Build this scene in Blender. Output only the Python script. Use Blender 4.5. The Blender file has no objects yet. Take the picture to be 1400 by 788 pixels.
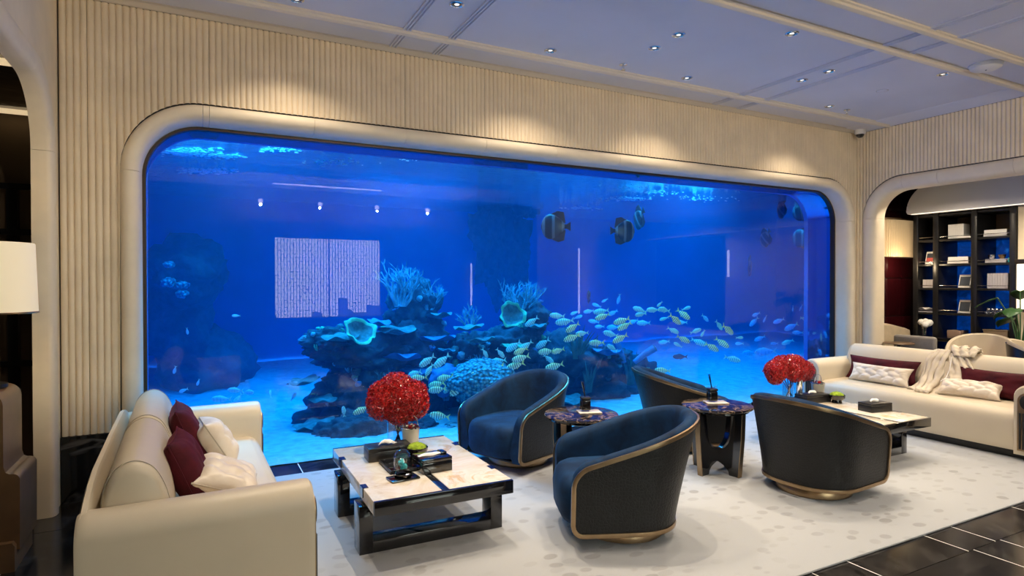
import bpy, bmesh, math, random
from mathutils import Vector, Matrix, noise
R = math.radians
PI = math.pi
random.seed(7)
S = bpy.context.scene
COL = S.collection

# ------------------------------------------------------------------ camera
YAW, PITCH, ROLL, FPX, CAMH = R(27.3), R(-0.55), R(-0.09), 832.0, 1.5
_cy, _sy = math.cos(YAW), math.sin(YAW)
FW = Vector((_sy*math.cos(PITCH), _cy*math.cos(PITCH), math.sin(PITCH)))
_r0 = Vector((_cy, -_sy, 0)); _u0 = _r0.cross(FW)
RT = _r0*math.cos(ROLL) + _u0*math.sin(ROLL)
UP = _u0*math.cos(ROLL) - _r0*math.sin(ROLL)
CAM = Vector((0, 0, CAMH))
cd = bpy.data.cameras.new('camera'); cam = bpy.data.objects.new('camera', cd); COL.objects.link(cam)
cd.sensor_width = 36.0; cd.lens = FPX/1400*36.0; cd.clip_start = 0.05; cd.clip_end = 400
m3 = Matrix((RT, UP, -FW)).transposed()
cam.matrix_world = Matrix.Translation(CAM) @ m3.to_4x4()
S.camera = cam

def ray(px, py): return FW + RT*((px-700)/FPX) - UP*((py-394)/FPX)
def aty(px, py, Y): d = ray(px, py); return CAM + d*(Y/d.y)
def atx(px, py, X): d = ray(px, py); return CAM + d*(X/d.x)
def atz(px, py, Z): d = ray(px, py); return CAM + d*((Z-CAMH)/d.z)
def depth(P): return (Vector(P)-CAM).dot(FW)

# ------------------------------------------------------------------ world, exposure
w = bpy.data.worlds.new('world'); S.world = w; w.use_nodes = True
w.node_tree.nodes['Background'].inputs[0].default_value = (0.80, 0.88, 0.80, 1)
w.node_tree.nodes['Background'].inputs[1].default_value = 10.5
S.view_settings.view_transform = 'Standard'
S.view_settings.look = 'None'
S.view_settings.gamma = 1.0
S.view_settings.use_curve_mapping = False
S.view_settings.exposure = 0.23
S.cycles.max_bounces = 10
S.cycles.transparent_max_bounces = 24
S.cycles.volume_bounces = 1
S.cycles.sample_clamp_indirect = 6.0
S.cycles.caustics_reflective = False
S.cycles.caustics_refractive = False

WARM = (1.0, 0.83, 0.62)
SPOT_W = 92.0
PEND_W = 105.0
TANK_W = 158.0
TANK_COL = (0.055, 0.56, 1.0)

def area_light(name, loc, sx, sy, power, color, rot=(0, 0, 0), spread=180):
    l = bpy.data.lights.new(name, 'AREA'); l.shape = 'RECTANGLE'; l.size = sx; l.size_y = sy
    l.energy = power; l.color = color; l.spread = R(spread)
    o = bpy.data.objects.new(name, l); COL.objects.link(o); o.location = loc; o.rotation_euler = rot
    return o

# blue aquarium lamps hanging above the water
TANK_LAMPS = [(0.3, 6.9, 1.0), (2.6, 8.2, 1.6), (4.6, 6.7, 1.0), (7.2, 7.6, 1.2), (10.6, 8.2, 0.8), (.7, 6.25, .55), (2.1, 6.3, .5), (3.5, 6.3, .5), (6.0, 6.35, .45), (8.6, 8.9, .6)]
for x, y, k in TANK_LAMPS:
    area_light('tank_light', (x, y, 3.25), 1.5, 1.1, TANK_W*k, TANK_COL)

# ------------------------------------------------------------------ mesh helpers
def link(o, parent=None):
    COL.objects.link(o)
    if parent is not None: o.parent = parent
    return o
def raw(name, verts, faces, mat=None, parent=None, smooth=True, angle=40):
    me = bpy.data.meshes.new(name); me.from_pydata([tuple(v) for v in verts], [], faces); me.update()
    return fin(name, me, mat, parent, smooth, angle)
def fin(name, me, mat, parent, smooth=True, angle=40):
    if smooth:
        me.polygons.foreach_set('use_smooth', [True]*len(me.polygons))
        if angle and angle < 180: me.set_sharp_from_angle(angle=R(angle))
    if mat:
        for m in (mat if isinstance(mat, (list, tuple)) else [mat]): me.materials.append(m)
    return link(bpy.data.objects.new(name, me), parent)
def bobj(name, bm, mat=None, parent=None, smooth=True, angle=40):
    bmesh.ops.recalc_face_normals(bm, faces=bm.faces)
    me = bpy.data.meshes.new(name); bm.to_mesh(me); bm.free()
    return fin(name, me, mat, parent, smooth, angle)
def empty(name, loc=(0, 0, 0), rz=0.0, parent=None):
    o = bpy.data.objects.new(name, None); o.empty_display_size = .1
    link(o, parent); o.location = loc; o.rotation_euler = (0, 0, rz); return o
def tag(o, label=None, cat=None, group=None, kind=None):
    if label: o['label'] = label
    if cat: o['category'] = cat
    if group: o['group'] = group
    if kind: o['kind'] = kind
    return o
def struct(o, label=None):
    o['kind'] = 'structure'
    if label: o['label'] = label
    return o
def copy_tree(o, parent=None):
    c = o.copy(); COL.objects.link(c); c.parent = parent
    for ch in list(o.children):
        copy_tree(ch, c)
    return c

def bm_box(bm, lo, hi, bev=0.0, seg=2, mtx=None):
    n0 = len(bm.verts)
    vs = [bm.verts.new((x, y, z)) for x in (lo[0], hi[0]) for y in (lo[1], hi[1]) for z in (lo[2], hi[2])]
    fs = [(0, 1, 3, 2), (4, 6, 7, 5), (0, 4, 5, 1), (2, 3, 7, 6), (0, 2, 6, 4), (1, 5, 7, 3)]
    F = [bm.faces.new([vs[i] for i in f]) for f in fs]
    if bev > 0:
        es = list({e for f in F for e in f.edges})
        bmesh.ops.bevel(bm, geom=es, offset=bev, segments=seg, profile=.5, affect='EDGES')
    if mtx is not None:
        bm.verts.ensure_lookup_table()
        for v in bm.verts[n0:] if bev == 0 else [v for v in bm.verts if v.index < 0 or v.index >= n0]:
            v.co = mtx @ v.co
def box(name, lo, hi, mat, parent=None, bev=0.0, seg=2, smooth=True):
    bm = bmesh.new(); bm_box(bm, lo, hi, bev, seg); return bobj(name, bm, mat, parent, smooth)
def boxes(name, items, mat, parent=None, bev=0.0):
    bm = bmesh.new()
    for lo, hi in items:
        b2 = bmesh.new(); bm_box(b2, lo, hi, bev); me = bpy.data.meshes.new('t'); b2.to_mesh(me); b2.free(); bm.from_mesh(me); bpy.data.meshes.remove(me)
    return bobj(name, bm, mat, parent)
def bm_lathe(bm, prof, n=32, center=(0, 0, 0), cap=True):
    rings = []
    for r, z in prof:
        if r < 1e-6: rings.append([bm.verts.new((center[0], center[1], center[2]+z))])
        else: rings.append([bm.verts.new((center[0]+r*math.cos(2*PI*i/n), center[1]+r*math.sin(2*PI*i/n), center[2]+z)) for i in range(n)])
    for a, b in zip(rings, rings[1:]):
        for i in range(n):
            j = (i+1) % n
            if len(a) == 1 and len(b) == 1: continue
            if len(a) == 1: bm.faces.new((a[0], b[i], b[j]))
            elif len(b) == 1: bm.faces.new((a[i], b[0], a[j]))
            else: bm.faces.new((a[i], b[i], b[j], a[j]))
    if cap:
        for rg in (rings[0], rings[-1]):
            if len(rg) > 2: bm.faces.new(rg)
def lathe(name, prof, mat, parent=None, n=32, center=(0, 0, 0), cap=True, angle=40):
    bm = bmesh.new(); bm_lathe(bm, prof, n, center, cap); return bobj(name, bm, mat, parent, True, angle)
def frames(path, closed=False):
    P = [Vector(p) for p in path]; n = len(P); T = []
    for i in range(n):
        a = P[i-1] if (i > 0 or closed) else P[i]; b = P[(i+1) % n] if (i < n-1 or closed) else P[i]
        t = (b-a); T.append(t.normalized() if t.length > 1e-9 else Vector((0, 0, 1)))
    ref = Vector((0, 0, 1)) if abs(T[0].z) < .9 else Vector((1, 0, 0))
    N = [(ref - T[0]*ref.dot(T[0])).normalized()]
    for i in range(1, n):
        v = N[-1] - T[i]*N[-1].dot(T[i]); N.append(v.normalized() if v.length > 1e-9 else N[-1])
    return P, T, N
def bm_tube(bm, path, r, n=8, closed=False, cap=True):
    P, T, N = frames(path, closed); rings = []
    for i, p in enumerate(P):
        b = T[i].cross(N[i]); rr = r[i] if isinstance(r, (list, tuple)) else r
        rings.append([bm.verts.new(p + (N[i]*math.cos(2*PI*k/n) + b*math.sin(2*PI*k/n))*rr) for k in range(n)])
    m = len(rings)
    for i in range(m if closed else m-1):
        a, b = rings[i], rings[(i+1) % m]
        for k in range(n): bm.faces.new((a[k], a[(k+1) % n], b[(k+1) % n], b[k]))
    if cap and not closed: bm.faces.new(rings[0]); bm.faces.new(rings[-1])
def tube(name, path, r, mat, parent=None, n=8, closed=False):
    bm = bmesh.new(); bm_tube(bm, path, r, n, closed); return bobj(name, bm, mat, parent, True, 60)
def grid_faces(nu, nv, closeu=False, closev=False):
    F = []
    for i in range(nu if closeu else nu-1):
        for j in range(nv if closev else nv-1):
            F.append((i*nv+j, ((i+1) % nu)*nv+j, ((i+1) % nu)*nv+(j+1) % nv, i*nv+(j+1) % nv))
    return F
def prism(name, poly, axis, lo, hi, mat, parent=None, bev=0.0, seg=2):
    # poly: 2-D points; axis: which axis is the extrusion ('x','y','z')
    bm = bmesh.new()
    def P(a, b, c): return {'x': (c, a, b), 'y': (a, c, b), 'z': (a, b, c)}[axis]
    A = [bm.verts.new(P(a, b, lo)) for a, b in poly]; B = [bm.verts.new(P(a, b, hi)) for a, b in poly]
    n = len(poly); bm.faces.new(A); bm.faces.new(B[::-1])
    for i in range(n): bm.faces.new((A[i], A[(i+1) % n], B[(i+1) % n], B[i]))
    if bev > 0:
        es = [e for e in bm.edges if all(any(f.verts[:] and len(f.verts) == n for f in v.link_faces) for v in e.verts) and any(len(f.verts) == n and n > 4 for f in e.link_faces)]
        if es: bmesh.ops.bevel(bm, geom=es, offset=bev, segments=seg, profile=.5, affect='EDGES')
    return bobj(name, bm, mat, parent)
def rrect(x0, x1, y0, y1, r, n=6):
    pts = []
    for cx, cy, a in ((x1-r, y1-r, 0), (x0+r, y1-r, 90), (x0+r, y0+r, 180), (x1-r, y0+r, 270)):
        for i in range(n+1):
            t = R(a+90*i/n); pts.append((cx+r*math.cos(t), cy+r*math.sin(t)))
    return pts

# ------------------------------------------------------------------ materials
class NT:
    def __init__(s, name):
        s.m = bpy.data.materials.new(name); s.m.use_nodes = True; s.t = s.m.node_tree; s.n = s.t.nodes; s.L = s.t.links
        s.b = s.n['Principled BSDF']; s.out = s.n['Material Output']
    def new(s, t, **kw):
        x = s.n.new(t)
        for k, v in kw.items():
            if k.startswith('_'): setattr(x, k[1:], v)
            else: x.inputs[k.replace('__', ' ')].default_value = v
        return x
    def lk(s, a, b): s.L.new(a, b)
    def coord(s, kind='Object', scale=None):
        c = s.new('ShaderNodeTexCoord'); o = c.outputs[kind]
        if scale is not None:
            mp = s.new('ShaderNodeMapping'); mp.inputs['Scale'].default_value = scale; s.lk(o, mp.inputs['Vector']); o = mp.outputs['Vector']
        return o
    def ramp(s, fac, stops, interp='LINEAR'):
        r = s.new('ShaderNodeValToRGB'); r.color_ramp.interpolation = interp
        e = r.color_ramp.elements
        while len(e) < len(stops): e.new(.5)
        for i, (p, c) in enumerate(stops): e[i].position = p; e[i].color = (*c, 1) if len(c) == 3 else c
        s.lk(fac, r.inputs[0]); return r.outputs[0]
    def noise(s, vec, scale, detail=3, rough=.55, dist=0):
        n = s.new('ShaderNodeTexNoise', Scale=scale, Detail=detail, Roughness=rough, Distortion=dist); s.lk(vec, n.inputs['Vector']); return n.outputs[0]
    def vor(s, vec, scale, feature='F1', rand=1.0):
        n = s.new('ShaderNodeTexVoronoi', _feature=feature, Scale=scale, Randomness=rand); s.lk(vec, n.inputs['Vector']); return n.outputs[0]
    def bump(s, h, strength=.3, dist=.01):
        b = s.new('ShaderNodeBump', Strength=strength, Distance=dist); s.lk(h, b.inputs['Height']); s.lk(b.outputs[0], s.b.inputs['Normal']); return b
    def math(s, op, a, b=None):
        n = s.new('ShaderNodeMath', _operation=op)
        for i, v in enumerate((a, b)):
            if v is None: continue
            if isinstance(v, (int, float)): n.inputs[i].default_value = v
            else: s.lk(v, n.inputs[i])
        return n.outputs[0]
def P(name, col, rough=.5, metal=0.0, spec=.5, coat=0.0, sheen=0.0, var=0.0, vscale=6.0, bump=0.0, bscale=80.0, bdist=.002, emit=None, estr=0.0, coatr=.05):
    t = NT(name); b = t.b
    b.inputs['Base Color'].default_value = (*col, 1); b.inputs['Roughness'].default_value = rough
    b.inputs['Metallic'].default_value = metal; b.inputs['Specular IOR Level'].default_value = spec
    b.inputs['Coat Weight'].default_value = coat; b.inputs['Coat Roughness'].default_value = coatr
    b.inputs['Sheen Weight'].default_value = sheen
    if var or bump: v = t.coord('Object')
    if var:
        f = t.noise(v, vscale, 4)
        c = t.ramp(f, [(.3, tuple(max(0, x*(1-var)) for x in col)), (.7, tuple(min(1, x*(1+var)) for x in col))]); t.lk(c, b.inputs['Base Color'])
    if bump: t.bump(t.noise(v, bscale, 3), bump, bdist)
    if emit: b.inputs['Emission Color'].default_value = (*emit, 1); b.inputs['Emission Strength'].default_value = estr
    return t.m
M = {}
M['plaster'] = P('beige_plaster', (.82, .70, .52), .75, var=.07, vscale=4, bump=.15, bscale=160, bdist=.001)
M['frame'] = P('frame_stone', (.82, .715, .55), .55, var=.05, vscale=5, bump=.08, bscale=120, bdist=.001)
M['ceil'] = P('ceiling_blue_tint', (.72, .72, .79), .7, var=.03, vscale=1.5)  # lavender tint holds the tank's blue light on the ceiling
M['mould'] = P('warm_lit_moulding', (.80, .72, .60), .6)  # warm light on the cross mouldings put into their colour
M['dark'] = P('shadow_gap', (.02, .018, .016), .7)
M['gasket'] = P('bronze_gasket', (.055, .04, .03), .35, metal=.6)
M['black'] = P('black_lacquer', (.008, .008, .010), .09, spec=.6, coat=.6)
M['blackmatte'] = P('black_satin', (.012, .012, .013), .32, var=.2, vscale=20)
M['bronze'] = P('brushed_bronze', (.36, .25, .145), .33, metal=1.0, var=.12, vscale=14)
M['chrome'] = P('chrome', (.75, .76, .78), .12, metal=1.0)
M['cream'] = P('cream_leather', (.62, .535, .40), .42, var=.03, vscale=3, bump=.10, bscale=260, bdist=.0008)
M['piping'] = P('piping_leather', (.46, .40, .31), .5)
M['white'] = P('white_paper', (.82, .81, .79), .7)
M['inlay'] = P('white_inlay', (.80, .78, .74), .35)
M['wood'] = P('brown_wood', (.15, .085, .04), .35, coat=.3, var=.25, vscale=5)
M['burg_gloss'] = P('burgundy_lacquer', (.028, .003, .005), .08, coat=.5)
M['shade'] = P('lamp_shade_fabric', (.85, .78, .62), .8, emit=(1.0, .78, .46), estr=.34)
M['champagne'] = P('champagne_fabric', (.55, .44, .29), .5, sheen=.3, var=.1, vscale=10)
M['mesh_bronze'] = P('bronze_mesh_panel', (.24, .17, .105), .55, metal=.2, bump=.6, bscale=300, bdist=.003)
M['greyfab'] = P('taupe_upholstery', (.27, .25, .23), .7, var=.08, vscale=20)
M['leaf'] = P('plant_leaf', (.03, .10, .025), .4, var=.3, vscale=12)
M['moss'] = P('green_moss', (.26, .38, .02), .9, var=.45, vscale=40, bump=1.0, bscale=160, bdist=.006)
M['red'] = P('red_petals', (.42, .010, .010), .28, coat=.5, var=.5, vscale=60)
M['stem'] = P('dark_stems', (.09, .02, .015), .6)
M['jacket'] = P('beige_jacket_cloth', (.64, .56, .44), .75, var=.06, vscale=9, bump=.4, bscale=30, bdist=.006)
M['cam_black'] = P('dome_black', (.01, .01, .01), .05, coat=1)
M['glow'] = P('lamp_lens', (1, .95, .85), .4, emit=(1.0, .90, .74), estr=1.0)
M['lamp_tube'] = P('lit_tube', (1, .95, .9), .4, emit=(.85, .88, 1.0), estr=9.0)
M['warm_tube'] = P('warm_lit_panel', (1, .9, .75), .4, emit=(1.0, .84, .62), estr=1.4)
M['darkceil'] = P('dark_mirror_ceiling', (.035, .030, .027), .10, metal=.3, bump=.25, bscale=2.2, bdist=.05)

def velvet(name, col, dark, var=.4):
    t = NT(name); b = t.b; v = t.coord('Object')
    f = t.noise(v, 7, 4, .6, .6); c = t.ramp(f, [(.30, dark), (.72, col)])
    t.lk(c, b.inputs['Base Color']); b.inputs['Roughness'].default_value = .75; b.inputs['Sheen Weight'].default_value = .18
    b.inputs['Sheen Roughness'].default_value = .35; b.inputs['Sheen Tint'].default_value = (*[min(1, x*5+.04) for x in col], 1)
    b.inputs['Specular IOR Level'].default_value = .2
    t.bump(t.noise(v, 40, 2), .12, .004); return t.m
M['bluevelvet'] = velvet('blue_velvet', (.004, .036, .105), (.0012, .010, .034))
M['burg'] = velvet('burgundy_velvet', (.085, .005, .012), (.030, .002, .005))
def croc():
    t = NT('black_croc_leather'); b = t.b; v = t.coord('Object', (1, 1, 1))
    b.inputs['Base Color'].default_value = (.006, .0065, .0075, 1); b.inputs['Roughness'].default_value = .42; b.inputs['Specular IOR Level'].default_value = .35
    d = t.vor(v, 50, 'DISTANCE_TO_EDGE', .7); h = t.ramp(d, [(0, (0, 0, 0)), (.16, (1, 1, 1))])
    t.bump(h, .40, .0025); return t.m
M['croc'] = croc()
def onyx():
    t = NT('onyx_marble'); b = t.b; v = t.coord('Object')
    f = t.noise(v, 3.2, 6, .62, 1.6); c = t.ramp(f, [(.28, (.52, .40, .25)), (.42, (.68, .60, .48)), (.55, (.74, .70, .62)), (.64, (.62, .44, .24)), (.70, (.70, .64, .55))])
    t.lk(c, b.inputs['Base Color']); b.inputs['Roughness'].default_value = .16; b.inputs['Coat Weight'].default_value = .3; return t.m
M['onyx'] = onyx()
def darkmarble(name, base, vein, scale, lo=.485, hi=.515, rough=.12):
    t = NT(name); b = t.b; v = t.coord('Object')
    f = t.noise(v, scale, 5, .6, 1.2); c = t.ramp(f, [(lo-.02, base), ((lo+hi)/2, vein), (hi+.02, base)])
    t.lk(c, b.inputs['Base Color']); b.inputs['Roughness'].default_value = rough; return t.m
M['floor'] = darkmarble('black_marble_tile', (.010, .009, .009), (.035, .032, .03), 1.3, .49, .51, .14)
M['skirt'] = darkmarble('black_marble_skirt', (.010, .010, .011), (.10, .10, .10), .8, .497, .503, .12)
M['tabletop'] = darkmarble('dark_gold_vein_marble', (.012, .010, .014), (.20, .14, .085), 5.0, .49, .515, .08)
def rug():
    t = NT('cream_rug'); b = t.b; v = t.coord('Object', (1, 1.5, 1))
    wv = t.new('ShaderNodeVectorMath', _operation='ADD'); nn = t.new('ShaderNodeTexNoise', Scale=2.0, Detail=2); t.lk(v, nn.inputs['Vector']); t.lk(v, wv.inputs[0])
    sc = t.new('ShaderNodeVectorMath', _operation='SCALE'); sc.inputs['Scale'].default_value = .12; t.lk(nn.outputs[1], sc.inputs[0]); t.lk(sc.outputs[0], wv.inputs[1])
    vn = t.new('ShaderNodeTexVoronoi', _feature='F1', Scale=9.0, Randomness=.75); t.lk(wv.outputs[0], vn.inputs['Vector'])
    cell = t.new('ShaderNodeSeparateColor'); t.lk(vn.outputs['Color'], cell.inputs[0])
    inside = t.ramp(vn.outputs['Distance'], [(.34, (1, 1, 1)), (.44, (0, 0, 0))])
    dk = t.ramp(cell.outputs[0], [(.35, (0, 0, 0)), (.9, (1, 1, 1))])
    reg = t.ramp(t.noise(v, .9, 3), [(.35, (.35, .35, .35)), (.60, (1, 1, 1))])
    f = t.math('MULTIPLY', t.math('MULTIPLY', inside, dk), reg)
    mix = t.new('ShaderNodeMix', _data_type='RGBA'); t.lk(f, mix.inputs[0])
    mix.inputs[6].default_value = (.385, .395, .41, 1); mix.inputs[7].default_value = (.265, .265, .265, 1)
    fine = t.noise(v, 220, 2)
    mx2 = t.new('ShaderNodeMix', _data_type='RGBA', _blend_type='MULTIPLY'); mx2.inputs[0].default_value = 1
    t.lk(mix.outputs[2], mx2.inputs[6]); t.lk(t.ramp(fine, [(.3, (.88, .88, .88)), (.7, (1, 1, 1))]), mx2.inputs[7])
    t.lk(mx2.outputs[2], b.inputs['Base Color']); b.inputs['Roughness'].default_value = .95; b.inputs['Sheen Weight'].default_value = .2
    t.bump(t.math('ADD', t.math('MULTIPLY', f, -.6), t.math('MULTIPLY', fine, .35)), .35, .008); return t.m
M['rug'] = rug()
def satin_braid():
    t = NT('cream_satin'); b = t.b; v = t.coord('Object')
    f = t.noise(v, 8, 3); t.lk(t.ramp(f, [(.3, (.66, .56, .44)), (.7, (.80, .73, .63))]), b.inputs['Base Color']); b.inputs['Roughness'].default_value = .38; b.inputs['Sheen Weight'].default_value = .3
    t.bump(t.noise(v, 22, 3), .2, .01); return t.m
M['satin'] = satin_braid()
def glass(name, tint=(1, 1, 1), f0=.04, rough=0.0):
    # thin clear sheet: Schlick reflection over straight transmission
    t = NT(name); t.n.remove(t.b)
    tr = t.new('ShaderNodeBsdfTransparent'); tr.inputs[0].default_value = (*tint, 1)
    gl = t.new('ShaderNodeBsdfGlossy', Roughness=rough); gl.inputs[0].default_value = (1, 1, 1, 1)
    g = t.new('ShaderNodeNewGeometry'); d = t.new('ShaderNodeVectorMath', _operation='DOT_PRODUCT'); t.lk(g.outputs['Incoming'], d.inputs[0]); t.lk(g.outputs['Normal'], d.inputs[1])
    c = t.math('SUBTRACT', 1.0, t.math('ABSOLUTE', d.outputs['Value'])); p5 = t.math('POWER', c, 5.0)
    f = t.math('ADD', f0, t.math('MULTIPLY', p5, 1-f0))
    mx = t.new('ShaderNodeMixShader'); t.lk(f, mx.inputs[0]); t.lk(tr.outputs[0], mx.inputs[1]); t.lk(gl.outputs[0], mx.inputs[2])
    t.lk(mx.outputs[0], t.out.inputs['Surface']); return t.m
def watersurf():
    t = NT('water_surface'); t.n.remove(t.b)
    tr = t.new('ShaderNodeBsdfTransparent'); tr.inputs[0].default_value = (.85, .95, 1, 1)
    gl = t.new('ShaderNodeBsdfGlossy', Roughness=.03); fr = t.new('ShaderNodeFresnel', IOR=1.33)
    v = t.coord('Object', (1, 2.2, 1)); bp = t.new('ShaderNodeBump', Strength=1.0, Distance=.15)
    t.lk(t.noise(v, 6.0, 5, .62, .5), bp.inputs['Height']); t.lk(bp.outputs[0], gl.inputs['Normal'])
    mx = t.new('ShaderNodeMixShader'); t.lk(fr.outputs[0], mx.inputs[0]); t.lk(tr.outputs[0], mx.inputs[1]); t.lk(gl.outputs[0], mx.inputs[2])
    t.lk(mx.outputs[0], t.out.inputs['Surface']); return t.m
M['pane'] = glass('acrylic_pane', (.97, .985, 1.0), .026)
M['clear'] = glass('clear_glass', (.93, .95, .96), .07, .01)
M['smoke'] = glass('smoked_glass', (.10, .10, .11), .08, .01)
M['surf'] = watersurf()
M['reveal'] = P('acrylic_edge', (.22, .34, .60), .04, metal=1.0)
def water():
    t = NT('aquarium_water'); t.n.remove(t.b)
    ab = t.new('ShaderNodeVolumeAbsorption', Density=.62); ab.inputs[0].default_value = (.12, .80, .97, 1)
    sc = t.new('ShaderNodeVolumeScatter', Density=.045, Anisotropy=.2); sc.inputs[0].default_value = (.04, .42, 1, 1)
    ad = t.new('ShaderNodeAddShader'); t.lk(ab.outputs[0], ad.inputs[0]); t.lk(sc.outputs[0], ad.inputs[1]); t.lk(ad.outputs[0], t.out.inputs['Volume']); return t.m
M['water'] = water()
M['tankwall'] = P('blue_tank_wall', (.03, .16, .62), .9, var=.25, vscale=.5)
M['sand'] = P('pale_sand', (.12, .38, .46), .95, var=.22, vscale=9, bump=.5, bscale=30, bdist=.02)
M['rock'] = P('reef_rock', (.022, .035, .055), .9, var=.5, vscale=7, bump=.8, bscale=14, bdist=.03)
M['plate'] = P('plate_coral_skin', (.05, .16, .18), .8, var=.45, vscale=14, bump=.6, bscale=30, bdist=.015)
M['green'] = P('green_coral_skin', (.07, .44, .26), .7, var=.35, vscale=14, bump=.4, bscale=40, bdist=.01)
M['branch'] = P('blue_branch_coral', (.09, .32, .44), .7, var=.6, vscale=9)
def bubblecoral():
    t = NT('pale_bubble_coral'); b = t.b; v = t.coord('Object'); d = t.vor(v, 26, 'F1', .9)
    t.lk(t.ramp(d, [(.1, (.15, .46, .50)), (.5, (.035, .22, .30)), (.8, (.01, .06, .11))]), b.inputs['Base Color']); b.inputs['Roughness'].default_value = .5
    t.bump(t.math('MULTIPLY', d, -1.0), 1.0, .04); return t.m
M['anem'] = bubblecoral()
M['tubeblue'] = P('blue_sponge', (.04, .15, .36), .7, var=.2, vscale=10)
M['weed'] = P('dark_sea_plant', (.02, .10, .10), .7, var=.4, vscale=10)
def fishmat(name, a, bcol, stripe, n=26.0, width=.62, fr=.0):
    t = NT(name); b = t.b; c = t.new('ShaderNodeTexCoord'); s = t.new('ShaderNodeSeparateXYZ'); t.lk(c.outputs['Object'], s.inputs[0])
    top = t.ramp(s.outputs['Z'], [(0.0, bcol), (.12, a)]) if False else None
    mr = t.new('ShaderNodeMapRange'); mr.inputs['From Min'].default_value = -.2; mr.inputs['From Max'].default_value = .2; t.lk(s.outputs['Z'], mr.inputs[0])
    base = t.ramp(mr.outputs[0], [(.25, bcol), (.7, a)])
    sn = t.math('SINE', t.math('MULTIPLY', s.outputs['X'], n)); f = t.math('GREATER_THAN', sn, width)
    mx = t.new('ShaderNodeMix', _data_type='RGBA'); t.lk(f, mx.inputs[0]); t.lk(base, mx.inputs[6]); mx.inputs[7].default_value = (*stripe, 1)
    t.lk(mx.outputs[2], b.inputs['Base Color']); b.inputs['Roughness'].default_value = .35; return t.m
M['fish_gold'] = fishmat('golden_fish_skin', (.88, .82, .40), (.95, .92, .72), (.10, .13, .10), 58, .55)
M['fish_cyan'] = fishmat('cyan_fish_skin', (.32, .72, .66), (.55, .85, .85), (.10, .26, .30), 58, .72)
M['fish_plain'] = fishmat('pale_fish_skin', (.25, .62, .78), (.45, .80, .92), (.2, .5, .65), 40, .95)
M['bat'] = fishmat('batfish_skin', (.008, .010, .012), (.02, .022, .025), (.13, .15, .17), 19, .62)
M['tang'] = fishmat('dark_tang_skin', (.03, .02, .06), (.05, .03, .08), (.08, .05, .12), 60, .6)
M['fin_gold'] = P('golden_fin', (.78, .74, .25), .5)
M['fin_cyan'] = P('cyan_fin', (.40, .76, .66), .5)
M['fin_dark'] = P('dark_fin', (.008, .010, .012), .5)

M['lavender'] = P('lavender_white_paint', (.86, .85, .90), .5)
M['pleat'] = P('pleated_lamp_fabric', (.62, .47, .28), .6, emit=(1.0, .72, .40), estr=.12)
def blueglow():
    t = NT('mottled_blue_glow'); b = t.b; b.inputs['Base Color'].default_value = (.005, .02, .06, 1); b.inputs['Roughness'].default_value = .12  # shelf backs give off a mottled blue glow of their own
    v = t.coord('Object'); c = t.ramp(t.noise(v, 6, 4, .6, 1.0), [(.35, (.0, .008, .05)), (.6, (.0, .03, .20)), (.72, (.01, .12, .42))])
    t.lk(c, b.inputs['Emission Color']); b.inputs['Emission Strength'].default_value = .9; return t.m
M['blueglow'] = blueglow()
M['dim_reflection'] = P('dim_warm_reflection', (.8, .65, .45), .4, emit=(1.0, .74, .42), estr=.6)  # glow imitating warm reflections on the lamp room ceiling
M['umber'] = P('dark_umber_plaster', (.07, .058, .048), .7)
#==STRUCTURE==
XL, XR, YB, YF, HC = -.83, 7.73, 5.06, -3.0, 3.47

def u_path(u0, u1, z1, r, n=12, z0=0.0):
    pts = [((u0, z0), (1, 0)), ((u0, (z0+z1-r)/2), (1, 0))]
    for i in range(n+1):
        t = PI - (PI/2)*i/n; pts.append(((u0+r+r*math.cos(t), z1-r+r*math.sin(t)), (-math.cos(t), -math.sin(t))))
    for i in range(n+1):
        t = PI/2 - (PI/2)*i/n; pts.append(((u1-r+r*math.cos(t), z1-r+r*math.sin(t)), (-math.cos(t), -math.sin(t))))
    pts += [((u1, (z0+z1-r)/2), (-1, 0)), ((u1, z0), (-1, 0))]
    return pts
def outline_z(u, u0, u1, z1, r):
    if u < u0 or u > u1: return None
    if u < u0+r: return z1-r+math.sqrt(max(0, r*r-(u0+r-u)**2))
    if u > u1-r: return z1-r+math.sqrt(max(0, r*r-(u-u1+r)**2))
    return z1
MAPB = lambda u, z, d: (u, YB+d, z)
MAPR = lambda u, z, d: (XR+d, u, z)
MAPL = lambda u, z, d: (XL-d, u, z)
def wall_with_opening(name, mp, uA, uB, H, op, thick, mat):
    u0, u1, z1, r = op
    poly = [(uA, 0), (uA, H), (uB, H), (uB, 0)] + [p for p, n in reversed(u_path(u0, u1, z1, r))]
    n = len(poly); V = [mp(a, b, .004) for a, b in poly] + [mp(a, b, thick) for a, b in poly]
    F = [tuple(range(n)), tuple(range(2*n-1, n-1, -1))] + [(i, (i+1) % n, n+(i+1) % n, n+i) for i in range(n)]
    bm = bmesh.new(); vs = [bm.verts.new(v) for v in V]
    for f in F: bm.faces.new([vs[i] for i in f])
    return struct(bobj(name, bm, mat, None, False))
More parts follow.
